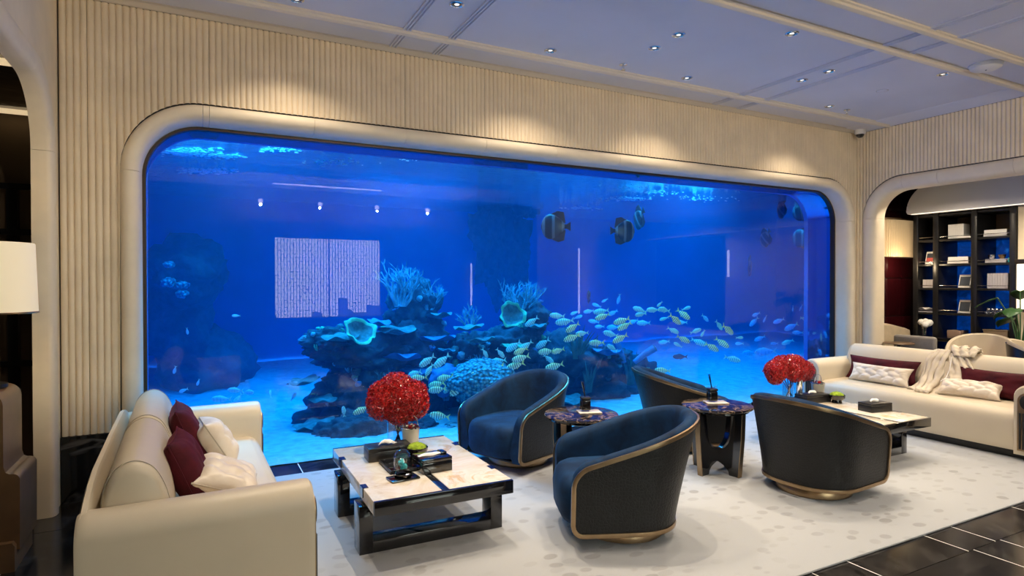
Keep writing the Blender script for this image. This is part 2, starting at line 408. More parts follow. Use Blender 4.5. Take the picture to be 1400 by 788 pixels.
def flutes(mp, wall, uA, uB, op, ztop, zbot, panel, first, npp=18):
    u0, u1, z1, r = op; k = 0; u = first
    while u > uA: u -= panel
    while u < uB-.001:
        a, b = max(u, uA), min(u+panel, uB); u += panel
        n = max(1, round((b-a)/(panel/npp))); w_ = (b-a-.0016)/n; V = []; F = []
        for i in range(n):
            for q, (s, d) in enumerate(((.0, .002), (.10, -.006), (.28, -.0115), (.5, -.013), (.72, -.0115), (.90, -.006), (1.0, .002))):
                x = a+.0008+w_*(i+s); oz = outline_z(x, u0, u1, z1, r)
                zb = zbot if oz is None else oz+.012
                V += [mp(x, zb, d), mp(x, ztop, d)]
            o = i*14
            for q in range(6): F.append((o+2*q, o+2*q+2, o+2*q+3, o+2*q+1))
        raw('fluted_panel', V, F, M['plaster'], wall, True, 80)
FPROF = [(.004, .02), (.0, -.012), (.010, -.032), (.030, -.046), (.055, -.050), (.080, -.042), (.100, -.024), (.114, .004), (.120, .05), (.120, .16), (.120, .235)]
def frame_trim(name, mp, op, prof, splits, mat, label):
    root = struct(empty(name), label)
    path = u_path(*op, n=16)
    # densify with split points along the top straight run
    u0, u1, z1, r = op
    k = next(i for i, (p, n) in enumerate(path) if abs(p[1]-z1) < 1e-6)
    tops = sorted(splits); ins = [((u, z1), (0, -1)) for u in tops if u0+r < u < u1-r]
    k2 = k+1
    path = path[:k2] + ins + path[k2:]
    cuts = [0]
    for i, (p, n) in enumerate(path):
        if i in (2, k) or (p, n) in ins or i == k2+len(ins) or i == len(path)-3: cuts.append(i)
    cuts.append(len(path)-1); cuts = sorted(set(cuts))
    for a, b in zip(cuts, cuts[1:]):
        seg = path[a:b+1]; V = []; m = len(prof)
        for i, (p, n) in enumerate(seg):
            q = p
            if i == 0 or i == len(seg)-1:
                o = seg[1][0] if i == 0 else seg[-2][0]; dx, dz = o[0]-p[0], o[1]-p[1]; L = math.hypot(dx, dz) or 1; q = (p[0]+dx/L*.0012, p[1]+dz/L*.0012)
            V += [mp(q[0]+n[0]*w_, q[1]+n[1]*w_, d) for w_, d in prof]
        F = grid_faces(len(seg), m) + [tuple(range(m)), tuple(range(len(V)-m, len(V)))]
        raw('frame_segment', V, F, mat, root, True, 50)
    return root

# ---- aquarium wall
OPB = (-.48, 7.665, 2.81, .52)
wall_back = wall_with_opening('wall_back', MAPB, XL, XR, 3.6, OPB, .24, M['dark'])
wall_back['label'] = 'beige fluted wall around the big aquarium window'
flutes(MAPB, wall_back, XL+.004, XR-.001, OPB, HC-.028, .455, .75, .083)
tr1 = frame_trim('trim_1', MAPB, OPB, FPROF, [.083+.75*k for k in range(10)], M['frame'], 'rounded beige stone surround framing the aquarium window')
bb = struct(box('baseboard_back', (XL, YB-.022, 0), (-.482, YB+.004, .452), M['skirt'], None, .002), 'black marble skirting below the fluted wall')
# ---- right wall
OPR = (-.5, 4.965, 2.81, .50)
wall_right = wall_with_opening('wall_right', MAPR, YF, YB+.24, 3.6, OPR, .20, M['dark'])
wall_right['label'] = 'beige fluted wall above the opening to the library'
flutes(MAPR, wall_right, 1.5, YB-.001, OPR, HC-.028, .10, .75, .31)
flutes(MAPR, wall_right, YF, 1.5, OPR, HC-.028, .10, .75, .31, 9)
FPR = [(a, b*.8) for a, b in FPROF]
FPR = [(a*1.35, b) for a, b in FPR]
frame_trim('trim_2', MAPR, OPR, FPR, [.31+.75*k for k in range(6)], M['frame'], 'rounded beige surround of the library opening')
# ---- left wall
OPL = (.6, 4.90, 2.84, .50)
wall_left = wall_with_opening('wall_left', MAPL, YF, YB+.24, 3.6, OPL, .12, M['plaster'])
wall_left['label'] = 'plain beige pier beside the opening with the table lamp'
FPL = [(a*.95, b*.42 if b > 0 else b*.35) for a, b in FPROF]
frame_trim('trim_3', MAPL, OPL, FPL, [1.4, 2.4, 3.4], M['frame'], 'pale surround of the opening beside the lamp')
# ---- wall behind the camera with the window that mirrors in the glass
WX0, WX1, WZ0, WZ1 = 1.39, 3.72, .72, 2.48
wf = struct(boxes('wall_front', [((XL-.2, YF-.2, 0), (WX0, YF, 3.6)), ((WX1, YF-.2, 0), (XR+.2, YF, 3.6)), ((WX0, YF-.2, 0), (WX1, YF, WZ0)), ((WX0, YF-.2, WZ1), (WX1, YF, 3.6))], M['umber']), 'plain wall behind the seating with the city window')
def hexscreen():
    t = NT('hexagon_sheer_screen'); t.n.remove(t.b); v = t.coord('Object', (1, 1, .62))
    sp = t.new('ShaderNodeSeparateXYZ'); t.lk(t.coord('Object'), sp.inputs[0]); cb_ = t.new('ShaderNodeCombineXYZ'); t.lk(sp.outputs[2], cb_.inputs[0]); t.lk(sp.outputs[0], cb_.inputs[1])
    bk = t.new('ShaderNodeTexBrick'); t.lk(cb_.outputs[0], bk.inputs['Vector']); bk.inputs['Scale'].default_value = 1.0; bk.inputs['Brick Width'].default_value = .15; bk.inputs['Row Height'].default_value = .062; bk.inputs['Mortar Size'].default_value = .008; bk.inputs['Mortar Smooth'].default_value = .3
    f = bk.outputs['Fac']
    tr = t.new('ShaderNodeBsdfTransparent'); tr.inputs[0].default_value = (.96, .95, .93, 1)
    df = t.new('ShaderNodeBsdfDiffuse'); df.inputs[0].default_value = (.35, .33, .33, 1)
    mx = t.new('ShaderNodeMixShader'); t.lk(f, mx.inputs[0]); t.lk(tr.outputs[0], mx.inputs[1]); t.lk(df.outputs[0], mx.inputs[2]); t.lk(mx.outputs[0], t.out.inputs['Surface']); return t.m
win = struct(empty('window_1', (0, 0, 0)), 'window with a hexagon patterned sheer screen and city skyline')
box('screen', (WX0, YF+.004, WZ0), (WX1, YF+.006, WZ1), hexscreen(), win)
boxes('window_frame', [((WX0, YF-.16, WZ0), (WX0+.04, YF-.1, WZ1)), ((WX1-.04, YF-.16, WZ0), (WX1, YF-.1, WZ1)), ((WX0, YF-.16, WZ0), (WX1, YF-.1, WZ0+.03)), ((WX0, YF-.16, WZ1-.03), (WX1, YF-.1, WZ1)), (((WX0+WX1)/2-.012, YF-.16, WZ0), ((WX0+WX1)/2+.012, YF-.1, WZ1))], M['gasket'], win)
M['tower'] = P('distant_tower', (.10, .13, .18), .8)
YMIR = 2*5.285
for k, (p0, p1, pt) in enumerate(((432, 441, 428), (470, 476, 408), (479, 484, 425), (486, 508, 429), (508, 513, 418), (519, 527, 419), (372, 378, 431))):
    Ym = YMIR+60+k*2; a0 = aty(p0, pt, Ym); a1 = aty(p1, pt, Ym)   # mirrored sight line, real block far outside the window
    o = box('skyscraper', (a0.x, YMIR-Ym-3, -30), (a1.x, YMIR-Ym, a0.z), M['tower'], None, .1)
    tag(o, ['dark low office block mirrored apart from the tall tower', 'tall dark tower mirrored in the glass above the reef', 'short dark block next to the tall mirrored tower', 'broad low dark block mirrored in the glass', 'narrow dark tower rising from the broad mirrored block', 'dark tower at the coral side of the mirrored window', 'tiny dark block at the sofa side of the mirrored window'][k], 'skyscraper', 'skyline mirrored in the aquarium glass')
gcity = struct(box('ground_city', (-120, -200, -31), (140, -20, -30), M['tower']), 'dark ground far below the window')

# ---- ceiling with moulded bands
ceil = struct(box('ceiling', (XL-.12, YF-.2, HC), (XR+.2, YB+.1, HC+.12), M['ceil']), 'white coffered ceiling with moulded bands')
def band_y(x):   # three fine ribs running away from the aquarium
    for dx in (-.026, 0, .026): box('moulding', (x+dx-.007, YF, HC-.014), (x+dx+.007, YB-.09, HC+.002), M['ceil'], ceil, .004, 2)
def band_x(y):
    prism('moulding', [(y-.035, HC+.002), (y-.035, HC-.012), (y-.018, HC-.016), (y-.012, HC-.030), (y+.008, HC-.038), (y+.022, HC-.038), (y+.030, HC-.030), (y+.034, HC-.012), (y+.045, HC-.010), (y+.045, HC+.002)], 'x', XL, XR, M['mould'], ceil)
for x in (1.455, 1.83, 5.085, 5.46): band_y(x)
for y in (4.62, 3.12, 2.75, -.6, -1.0): band_x(y)
prism('cornice', [(YB, HC), (YB, HC-.024), (YB-.035, HC-.024), (YB-.05, HC-.014), (YB-.085, HC-.012), (YB-.09, HC)], 'x', XL, XR, M['mould'], ceil)
prism('cornice', [(XR, HC), (XR, HC-.024), (XR-.035, HC-.024), (XR-.05, HC-.014), (XR-.34, HC-.012), (XR-.36, HC)], 'y', YF, YB-.09, M['ceil'], ceil)

# ---- floor of black marble tiles with white inlay joints
floor = struct(box('floor', (-4.0, -3.2, -.12), (12.0, 5.60, -.004), M['dark']), 'black marble tile floor with thin white inlay lines')
struct(box('floor_side', (-4.0, 5.60, -.12), (-.84, 7.4, -.004), M['floor']), 'black marble floor of the lamp room')
tile_me = {}
def tile(x0, x1, y0, y1):
    key = (round(x1-x0, 3), round(y1-y0, 3))
    if key not in tile_me:
        o = box('tile', (0, 0, -.012), (key[0], key[1], 0), M['floor'], floor, .0012, 1); tile_me[key] = o.data; o.location = (x0, y0, 0); return
    o = bpy.data.objects.new('tile', tile_me[key]); link(o, floor); o.location = (x0, y0, 0)
inl_me = None
rows = [(-.87, .03, .02), (.03, .93, .02), (.93, 1.83, .045), (1.83, 2.73, -.0), (2.73, 3.63, .03), (3.63, 4.53, 0), (4.53, 5.29, -.073)]
for (ya, yb, off) in rows:
    x = -2.2+off
    while x < 8.0:
        for wd in (.285, .715):
            if x+wd > XL-1.2 and x < XR:
                tile(x+.004, x+wd-.004, ya+.002, yb-.002)
                if ya > .9:
                    o = box('inlay', (x-.0032, ya+.002, -.012), (x+.0032, yb-.002, -.0002), M['inlay'], floor)
            x += wd
# ---- rug
rv = []; nx, ny = 2, 2
rug_o = box('area_rug', (-.34, 2.06, .0005), (7.0, 4.962, .014), M['rug'], None, .006, 2)
tag(rug_o, 'large cream area rug with faint grey petal pattern', 'rug')

# ---- ceiling fittings
def make_downlight(x, y, label, power=1.0, tilt=(0, 0), seen=True, cone=100, spot=True):
    d = empty('downlight', (x, y, HC)); tag(d, label, 'downlight', 'recessed ceiling downlights')
    lathe('trim_ring', [(.052, .0), (.052, -.006), (.046, -.008), (.040, -.004), (.040, .002)], M['chrome'], d, 24, cap=False)
    lathe('reflector', [(.040, .002), (.036, -.001), (.030, -.003), (.018, -.004)], M['cam_black'], d, 24, cap=False)
    lathe('lens', [(.0, -.0042), (.018, -.0042)], M['glow'], d, 16, cap=False)
    if spot:
        l = bpy.data.lights.new('downlight_lamp', 'SPOT'); l.energy = SPOT_W*power; l.color = WARM; l.spot_size = R(cone); l.spot_blend = .55; l.shadow_soft_size = .018
        lo = bpy.data.objects.new('downlight_lamp', l); link(lo, d); lo.location = (0, 0, -.02); lo.rotation_euler = (tilt[0], tilt[1], 0)
    return d
DL = [
 (2.67, 4.455, 'recessed downlight nearest the sprinkler over the aquarium frame', .32),
 (4.20, 4.455, 'recessed downlight by the aquarium frame before the moulded ceiling band', .32),
 (6.30, 4.445, 'recessed downlight next to the sprinkler in the room corner', .32),
 (1.64, 4.02, 'recessed downlight inside the ceiling band above the striped fish tank', 1.3),
 (3.42, 4.01, 'dark recessed downlight between two neighbouring ceiling spots', 0.7),
 (5.246, 3.99, 'recessed downlight inside the ceiling band, nearer the aquarium', 0.9),
 (3.41, 3.71, 'bright recessed downlight next to the dark one mid ceiling', 0.8),
 (5.25, 3.71, 'recessed downlight inside the ceiling band, farther from the aquarium', 1.0),
 (4.19, 3.28, 'recessed downlight beside the long warm ceiling moulding', 1.6),
 (6.29, 3.27, 'recessed downlight near the round smoke detector', 1.15),
 (3.45, 2.95, 'recessed downlight cut by the top edge of the picture', 0.8),
 (2.67, 3.28, 'recessed downlight over the coffee table, mirrored in the glass', 1.45),
 (1.64, 3.71, 'recessed downlight in the band over the table, mirrored in the glass', 1.1),
 (.62, 4.455, 'recessed downlight over the cream sofa back, mirrored in the glass', .32),
 (.62, 3.28, 'recessed downlight over the cream sofa seat, mirrored in the glass', 1.1),
 (2.67, 1.9, 'recessed downlight over the rug edge, mirrored in the glass', .9),
 (4.19, 1.9, 'recessed downlight over the tile floor, mirrored in the glass', .9),
 (6.29, 1.9, 'recessed downlight in front of the library, mirrored in the glass', .9),
 (1.0, .6, 'recessed downlight high behind the sofa, mirrored in the glass', .5),
 (3.4, .2, 'recessed downlight in mid room, mirrored in the glass', .5),
]
for x, y, lab, k in DL: make_downlight(x, y, lab, k, cone=120 if k <= .5 else 74)
for k, x in enumerate((1.11, 2.25, 3.43, 4.57)):  # row added to fill the walls, set where bright dots mirror in the glass
    g = empty('pendant_lamp', (x, -2.4, HC)); tag(g, 'small white globe pendant, %s from the sofa side, mirrored in the glass' % ('first', 'second', 'third', 'fourth')[k], 'pendant lamp', 'globe pendants mirrored in the glass')
    lathe('canopy', [(.05, 0), (.05, -.015), (.01, -.02)], M['bronze'], g, 20); tube('cord', [(0, 0, -.015), (0, 0, -.31)], .004, M['blackmatte'], g, 6)
    lathe('globe', [(0, -.31), (.025, -.315), (.043, -.33), (.05, -.36), (.043, -.39), (.025, -.405), (0, -.41)], M['lamp_tube'], g, 20, cap=False)
    l = bpy.data.lights.new('pendant_fill_bulb', 'POINT'); l.energy = PEND_W; l.color = WARM; l.shadow_soft_size = .02; lo = bpy.data.objects.new('pendant_fill_bulb', l); link(lo, g); lo.location = (0, 0, -.435)
    lathe('dish', [(0, -.500), (.12, -.492), (.150, -.482), (.153, -.486), (.12, -.500), (0, -.508)], M['bronze'], g, 32, cap=False); tube('dish_rod', [(0, 0, -.405), (0, 0, -.50)], .003, M['bronze'], g, 6)  # opaque dish added to keep the pendant light off the near sofa arm
lin = empty('linear_ceiling_light', (2.4, -2.2, HC)); tag(lin, 'long white ceiling light strip, mirrored high in the glass', 'ceiling light')
box('housing', (-1.1, -.09, -.02), (1.1, .09, -.0005), M['chrome'], lin, .003); box('diffuser', (-1.08, -.075, -.026), (1.08, .075, -.019), M['lamp_tube'], lin, .002)
def make_sprinkler(x, y, label):
    d = empty('sprinkler', (x, y, HC)); tag(d, label, 'sprinkler', 'ceiling sprinklers')
    lathe('escutcheon', [(.036, 0), (.036, -.006), (.02, -.010), (.012, -.012)], M['chrome'], d, 20)
    lathe('stem', [(.010, -.010), (.010, -.035), (.006, -.05)], M['chrome'], d, 10)
    lathe('deflector', [(.020, -.050), (.022, -.053), (.004, -.055)], M['chrome'], d, 12)
make_sprinkler(3.43, 4.446, 'chrome sprinkler head over the middle of the aquarium')
make_sprinkler(6.614, 4.447, 'chrome sprinkler head near the security camera corner')
d = empty('security_camera', (7.60, 4.93, HC)); tag(d, 'small white dome security camera in the ceiling corner', 'camera')
lathe('housing', [(.066, 0), (.066, -.06), (.058, -.072)], M['white'], d, 24); lathe('dome', [(.048, -.070), (.048, -.080), (.040, -.098), (.024, -.112), (0, -.117)], M['cam_black'], d, 24, cap=False)
d = empty('smoke_detector', (6.363, 2.948, HC)); tag(d, 'white round detector disc on the ceiling', 'detector')
lathe('base_plate', [(.13, 0), (.13, -.012)], M['white'], d, 32); lathe('body', [(.125, -.010), (.118, -.035), (.09, -.05), (0, -.052)], M['white'], d, 32, cap=False); lathe('led', [(.008, -.05), (.006, -.055), (0, -.056)], M['dark'], d, 8)
d = empty('ceiling_speaker_plate', (6.281, 3.841, HC)); tag(d, 'flat white cover plate flush in the ceiling', 'cover plate')
lathe('plate', [(.05, 0), (.05, -.004), (.044, -.006), (0, -.006)], M['ceil'], d, 28, cap=False); lathe('rim', [(.056, 0), (.056, -.003), (.05, -.003)], M['chrome'], d, 28, cap=False)

#==TANK==
# ---- aquarium shell
INB = (OPB[0]+.12, OPB[1]-.12, OPB[2]-.12, OPB[3]-.12)
YG, YT, YE, XTR = 5.285, 5.64, 11.6, 14.2
pth = [p for p, n in u_path(*INB, n=16)]
# bronze gasket strip round the pane
gk = u_path(*INB, n=16); V = []
for p, n in gk: V += [MAPB(p[0]+n[0]*w_, p[1]+n[1]*w_, d) for w_, d in ((0, .17), (.022, .17), (.022, .232), (0, .232))]
struct(raw('trim_4', V, grid_faces(len(gk), 4, False, True), M['gasket'], None, True, 30), 'dark bronze gasket between the surround and the pane')
pane = raw('window_2', [(p[0], YG, p[1]) for p in pth], [tuple(range(len(pth)))], M['pane'], None, False)
struct(pane, 'huge clear acrylic pane of the aquarium')
V = []
for p in pth + [pth[0]]: V += [(p[0], YG+.004, p[1]), (p[0], YT, p[1])]
struct(raw('trim_5', V, grid_faces(len(pth)+1, 2), M['reveal'], None, True, 40), 'mirror-like polished edge of the thick acrylic')
poly = [(-.8, -.2), (-.8, 4.3), (XTR, 4.3), (XTR, -.2), (INB[1], -.2)] + [p for p in reversed(pth)] + [(INB[0], -.2)]
n = len(poly); V = [(a, YT, b) for a, b in poly] + [(a, YT+.06, b) for a, b in poly]
bm = bmesh.new(); vs = [bm.verts.new(v) for v in V]
bm.faces.new(vs[:n]); bm.faces.new(vs[n:][::-1])
for i in range(n): bm.faces.new((vs[i], vs[(i+1) % n], vs[n+(i+1) % n], vs[n+i]))
struct(bobj('wall_tank_front', bm, M['tankwall'], None, False), 'blue inner face of the tank around the pane')
for nm, lo_, hi_ in (('wall_tank_left', (-.9, YT-.3, -.3), (-.8, YE, 4.3)), ('wall_tank_right', (XTR, YT, -.3), (XTR+.1, YE, 4.3)), ('wall_tank_back', (-.9, YE, -.3), (XTR+.1, YE+.1, 4.3))):
    struct(box(nm, lo_, hi_, M['tankwall']), 'deep blue %s wall of the aquarium' % nm.split('_')[-1])
struct(box('ceiling_tank', (-.9, YT-.3, 4.3), (XTR+.1, YE+.1, 4.4), M['dark']), 'dark lid above the aquarium lamps')
# sand bed
NX, NY = 90, 46; V = []
for i in range(NX):
    for j in range(NY):
        x = -.8 + (XTR+.8)*i/(NX-1); y = YT-.02 + (YE-YT)*(j/(NY-1))
        V.append((max(-.79, min(XTR-.01, x)), max(YT+.002, min(YE-.01, y)), -.015 + .05*noise.noise((x*.8, y*.8, 3)) + .02*noise.noise((x*3, y*3, 1)) + .12*max(0, (y-7.5)/4)))
sand = raw('sand_bed', V, grid_faces(NX, NY), M['sand'], None, True, 180)
tag(sand, 'pale blue-lit sand covering the aquarium floor', 'sand', None, 'stuff')
V = []; NS = 120
for i in range(NS):
    for j in range(6):
        x = INB[0]+.004+(INB[1]-INB[0]-.008)*i/(NS-1); y = YG+.006+(YT+.06-YG)*j/5; V.append((x, y, .006+.006*noise.noise((x*5, y*5, 2))))
raw('sand_margin', V, grid_faces(NS, 6), M['sand'], sand, True, 180)
wat = box('water_body', (-.795, YT+.065, -.25), (XTR-.005, YE-.005, 2.96), M['water'])
struct(wat, 'deep blue aquarium water')
box('water_margin', (INB[0]+.002, YG+.003, -.01), (INB[1]-.002, YT+.0645, INB[2]-.002), M['water'], wat)
NX, NY = 2, 2
ws = raw('water_surface', [(-.79, YT+.07, 2.95), (XTR-.01, YT+.07, 2.95), (XTR-.01, YE-.01, 2.95), (-.79, YE-.01, 2.95)], [(0, 1, 2, 3)], M['surf'], None, False)
struct(ws, 'rippling aquarium water surface seen from below')
#==FURN==
# ================================================================= armchairs
CH = dict(at=.372, ab=.330, yf=.352, yfb=.356, ybt=.445, ybb=.300, za=.445, zb=.685)
def u_pts(a, yf, yb, ns=14, nb=36):
    pts = []
    for i in range(ns):
        t = i/ns; t = t**1.6; pts.append((a, -yf+yf*t))
    for i in range(nb+1):
        th = PI*i/nb; c, s = math.cos(th), math.sin(th); e = .85
        pts.append((a*math.copysign(abs(c)**e, c), yb*abs(s)**e))
    for i in range(ns-1, -1, -1):
        t = (i/ns)**1.6; pts.append((-a, -yf+yf*t))
    return pts
def make_armchair():
    c = CH; root = empty('armchair')
    top = u_pts(c['at'], c['yf'], c['ybt']); bot = u_pts(c['ab'], c['yfb'], c['ybb']); n = len(top); rc = .085
    def rim(y):
        s = y+c['yf']; z = c['za'] + (c['zb']-c['za'])*min(1, s/(c['ybt']+c['yf']))
        if s < rc: z = z - rc + math.sqrt(max(0, rc*rc-(rc-s)**2))
        return z
    zt = [rim(p[1]) for p in top]; z0 = .088
    # outer leather shell
    V = []; m = 9
    for i in range(n):
        for k in range(m):
            sf = min(top[i][1]+c['yf'], .06); zl = z0+.06-math.sqrt(max(0, .06**2-(.06-sf)**2)); t = k/(m-1); z = zl+(zt[i]-zl)*t; tt = (z-z0)/(c['zb']-z0); tt = tt**1.15
            V.append((bot[i][0]+(top[i][0]-bot[i][0])*tt, bot[i][1]+(top[i][1]-bot[i][1])*tt, z))
    grid = V[:]
    raw('shell', V, grid_faces(n, m), M['croc'], root, True, 60)
    # bronze trim: closed loop rim + front edges + bottom
    rimline = [Vector(grid[i*m+m-1]) for i in range(n)]; botline = [Vector(grid[i*m]) for i in range(n)]
    fr = [Vector(grid[k]) for k in range(m)]; fl = [Vector(grid[(n-1)*m+k]) for k in range(m)]
    loop = rimline + fl[::-1][1:-1] + botline[::-1] + fr[1:-1]
    bm = bmesh.new(); NN = len(loop)
    cen = Vector((0, .02, .3)); rings = []
    for i, p in enumerate(loop):
        tn = (loop[(i+1) % NN]-loop[i-1]).normalized(); o = Vector((p.x, max(p.y, 0)*1.0, 0)).normalized()
        o = (o - tn*o.dot(tn)).normalized(); b = tn.cross(o)
        rings.append([bm.verts.new(p+o*a+b*q) for a, q in ((-.004, -.012), (.008, -.012), (.010, 0), (.008, .012), (-.004, .012))])
    for i in range(NN):
        a, b = rings[i], rings[(i+1) % NN]
        for k in range(5): bm.faces.new((a[k], a[(k+1) % 5], b[(k+1) % 5], b[k]))
    bobj('trim', bm, M['bronze'], root, True, 50)
    # velvet lining: rolls over the rim and runs down inside
    V = []; tk = .085
    sec = [(0.002, -.010), (.006, .012), (.022, .026), (.045, .028), (.066, .018), (.080, -.008), (.085, -.05)]
    for i in range(n):
        p = rimline[i]; a = top[max(0, i-1)]; b = top[min(n-1, i+1)]
        t = Vector((b[0]-a[0], b[1]-a[1], 0)).normalized(); inw = Vector((-t.y, t.x, 0))
        f = 1.0
        pts = [p+inw*w_*f+Vector((0, 0, dz)) for w_, dz in sec]
        last = pts[-1]
        for k in (1, 2, 3):
            z = last.z + (.16-last.z)*k/3; sl = .10*k/3*max(0, (p.y+.1)/.55)
            pts.append(Vector((last.x+inw.x*(.012*k)-0, last.y+inw.y*(.012*k)-0, z)) + inw*(sl*.5))
        V += pts
    mm = len(sec)+3
    F = grid_faces(n, mm)
    # front caps reach down to the floor trim
    nv = len(V)
    V += [Vector((c['ab']+.004, -c['yfb'], z0+.006)), Vector((c['ab']-.07, -c['yfb'], z0+.006)), Vector((-c['ab']-.004, -c['yfb'], z0+.006)), Vector((-c['ab']+.07, -c['yfb'], z0+.006))]
    F += [tuple(list(range(mm)) + [nv+1, nv]), tuple(list(range((n-1)*mm, n*mm))[::-1] + [nv+2, nv+3])]
    raw('lining', V, F, M['bluevelvet'], root, True, 50)
    # seat cushion
    bm = bmesh.new(); hw = .292; NU, NV2 = 28, 20; V = []
    def outline(t):   # rounded D plan
        a = 2*PI*t; x = math.cos(a); y = math.sin(a); e = .55
        X = hw*math.copysign(abs(x)**e, x); Y = math.copysign(abs(y)**e, y); return X, (Y*.335 if Y < 0 else Y*.30)
    prof = [(0, .10), (.80, .10), (.97, .115), (1.0, .15), (1.0, .26), (.99, .315), (.95, .345), (.86, .362), (.6, .372), (.3, .376), (0, .377)]
    nt = 40; rings = []
    for r_, z in prof:
        ring = []
        for i in range(nt):
            X, Y = outline(i/nt); yy = Y*r_ - .055; bul = .018*math.sin(PI*min(1, max(0, (z-.10)/.25))) if r_ > .9 else 0
            if Y < -.2: yy -= bul
            if z > .3: z2 = z + .006*noise.noise((X*5, Y*5, 2))
            else: z2 = z
            ring.append(bm.verts.new((X*r_, yy, z2)))
        rings.append(ring)
    for a, b in zip(rings, rings[1:]):
        for i in range(nt): bm.faces.new((a[i], a[(i+1) % nt], b[(i+1) % nt], b[i]))
    bmesh.ops.remove_doubles(bm, verts=bm.verts, dist=.0005)
    bobj('seat_cushion', bm, M['bluevelvet'], root, True, 60)
    lathe('swivel_base', [(.245, 0), (.25, .004), (.25, .05), (.245, .056), (.20, .07), (.20, .092)], M['bronze'], root, 48)
    box('under_panel', (-.27, -.335, .080), (.27, .10, .10), M['blackmatte'], root, .01)
    return root
arm = make_armchair()
spots = [(2.38, 4.50, -69.8, 'blue velvet tub armchair turned to the onyx table, nearest the aquarium glass'),
         (2.275, 2.967, -112.7, 'blue velvet tub armchair seen side-on in front of both round tables'),
         (3.915, 4.206, 62.9, 'black leather-backed tub armchair half hidden behind the round table by the aquarium'),
         (3.923, 2.883, 95.0, 'tub armchair seen from behind facing the sofa with the jacket')]
for i, (x, y, a, lab) in enumerate(spots):
    o = arm if i == 0 else copy_tree(arm)
    o.location = (x, y, .014); o.rotation_euler = (0, 0, R(a)); tag(o, lab, 'armchair', 'tub armchairs on the rug')

# ================================================================= round side tables
def make_side_table():
    root = empty('round_side_table')
    lathe('table_top', [(0, .500), (.255, .500), (.268, .506), (.272, .514), (.268, .522), (.258, .525), (0, .525)], M['tabletop'], root, 56, cap=False)
    lathe('apron', [(.235, .482), (.24, .484), (.24, .500), (.235, .5005)], M['black'], root, 48)
    prof = [(.238, .485), (.232, .30), (.205, .0), (.125, .0)]
    prof += [(.125*math.cos(t), .085*math.sin(t)) for t in [R(20), R(45), R(70)]] + [(.0, .09)]
    prof += [(.0, .175)] + [(.135*math.sin(t), .31-.135*math.cos(t)) for t in [R(20), R(40), R(60), R(80)]] + [(.150, .40), (.165, .485)]
    for k in range(4):
        a = R(45+90*k-20); ca, sa = math.cos(a), math.sin(a)
        bm = bmesh.new(); h = .020
        A = [bm.verts.new((r*ca-h*-sa, r*sa-h*ca, z)) for r, z in prof]; B = [bm.verts.new((r*ca+h*-sa, r*sa+h*ca, z)) for r, z in prof]
        bm.faces.new(A); bm.faces.new(B[::-1]); nn = len(prof)
        for i in range(nn): bm.faces.new((A[i], A[(i+1) % nn], B[(i+1) % nn], B[i]))
        lg = bobj('leg', bm, M['black'], root, True, 30)
        bm = bmesh.new(); E = [(.2405, .485), (.2345, .30), (.2075, .0)]; I = [(.234, .485), (.228, .30), (.201, .0)]
        h = .0215; rg = []
        for (r1, z), (r0, _) in zip(E, I): rg.append([bm.verts.new((r*ca+s*h*-sa, r*sa+s*h*ca, z)) for r, s in ((r0, -1), (r1, -1), (r1, 1), (r0, 1))])
        for q, t in zip(rg, rg[1:]):
            for i in range(4): bm.faces.new((q[i], q[(i+1) % 4], t[(i+1) % 4], t[i]))
        bobj('edge_strip', bm, M['bronze'], lg, True, 30)
    return root
st = make_side_table()
for i, (x, y, a, lab) in enumerate([(2.495, 3.73, 0, 'round dark marble side table behind the side-on blue armchair'), (3.615, 3.50, -17, 'round dark marble side table with open arched legs between the armchairs')]):
    o = st if i == 0 else copy_tree(st); o.location = (x, y, .014); o.rotation_euler = (0, 0, R(a)); tag(o, lab, 'side table', 'round side tables')
def make_diffuser():
    root = empty('reed_diffuser')
    b = box('bottle', (-.033, -.033, .008), (.033, .033, .082), M['black'], root, .005, 3)
    box('collar', (-.034, -.034, .086), (.034, .034, .105), M['blackmatte'], root, .004, 2); box('neck', (-.026, -.026, .080), (.026, .026, .088), M['blackmatte'], root)
    for k, (dx, dy) in enumerate(((-.020, .004), (-.026, .012), (-.014, .014))): tube('reed', [(0, 0, .09), (dx, dy, .215)], .0035, M['black'], root, 6)
    return root
df = make_diffuser()
for i, (x, y, lab, tl) in enumerate([(2.535, 3.735, 'black square reed diffuser on the round table behind the side-on armchair', 'pale stone coaster tray under the diffuser on the farther-back small table'), (3.625, 3.56, 'black square reed diffuser on the round table with open arched legs', 'pale stone coaster tray under the diffuser on the open-legged round table')]):
    o = df if i == 0 else copy_tree(df); o.location = (x, y, .014+.525+.010); o.rotation_euler = (0, 0, R(-20)); tag(o, lab, 'diffuser', 'reed diffusers')
    t = box('coaster_tray', (-.085, -.06, 0), (.085, .06, .010), M['onyx'], None, .003); t.location = (x+.02, y-.02, .014+.525); t.rotation_euler = (0, 0, R(-20 if i == 0 else -25)); tag(t, tl, 'tray', 'coaster trays')

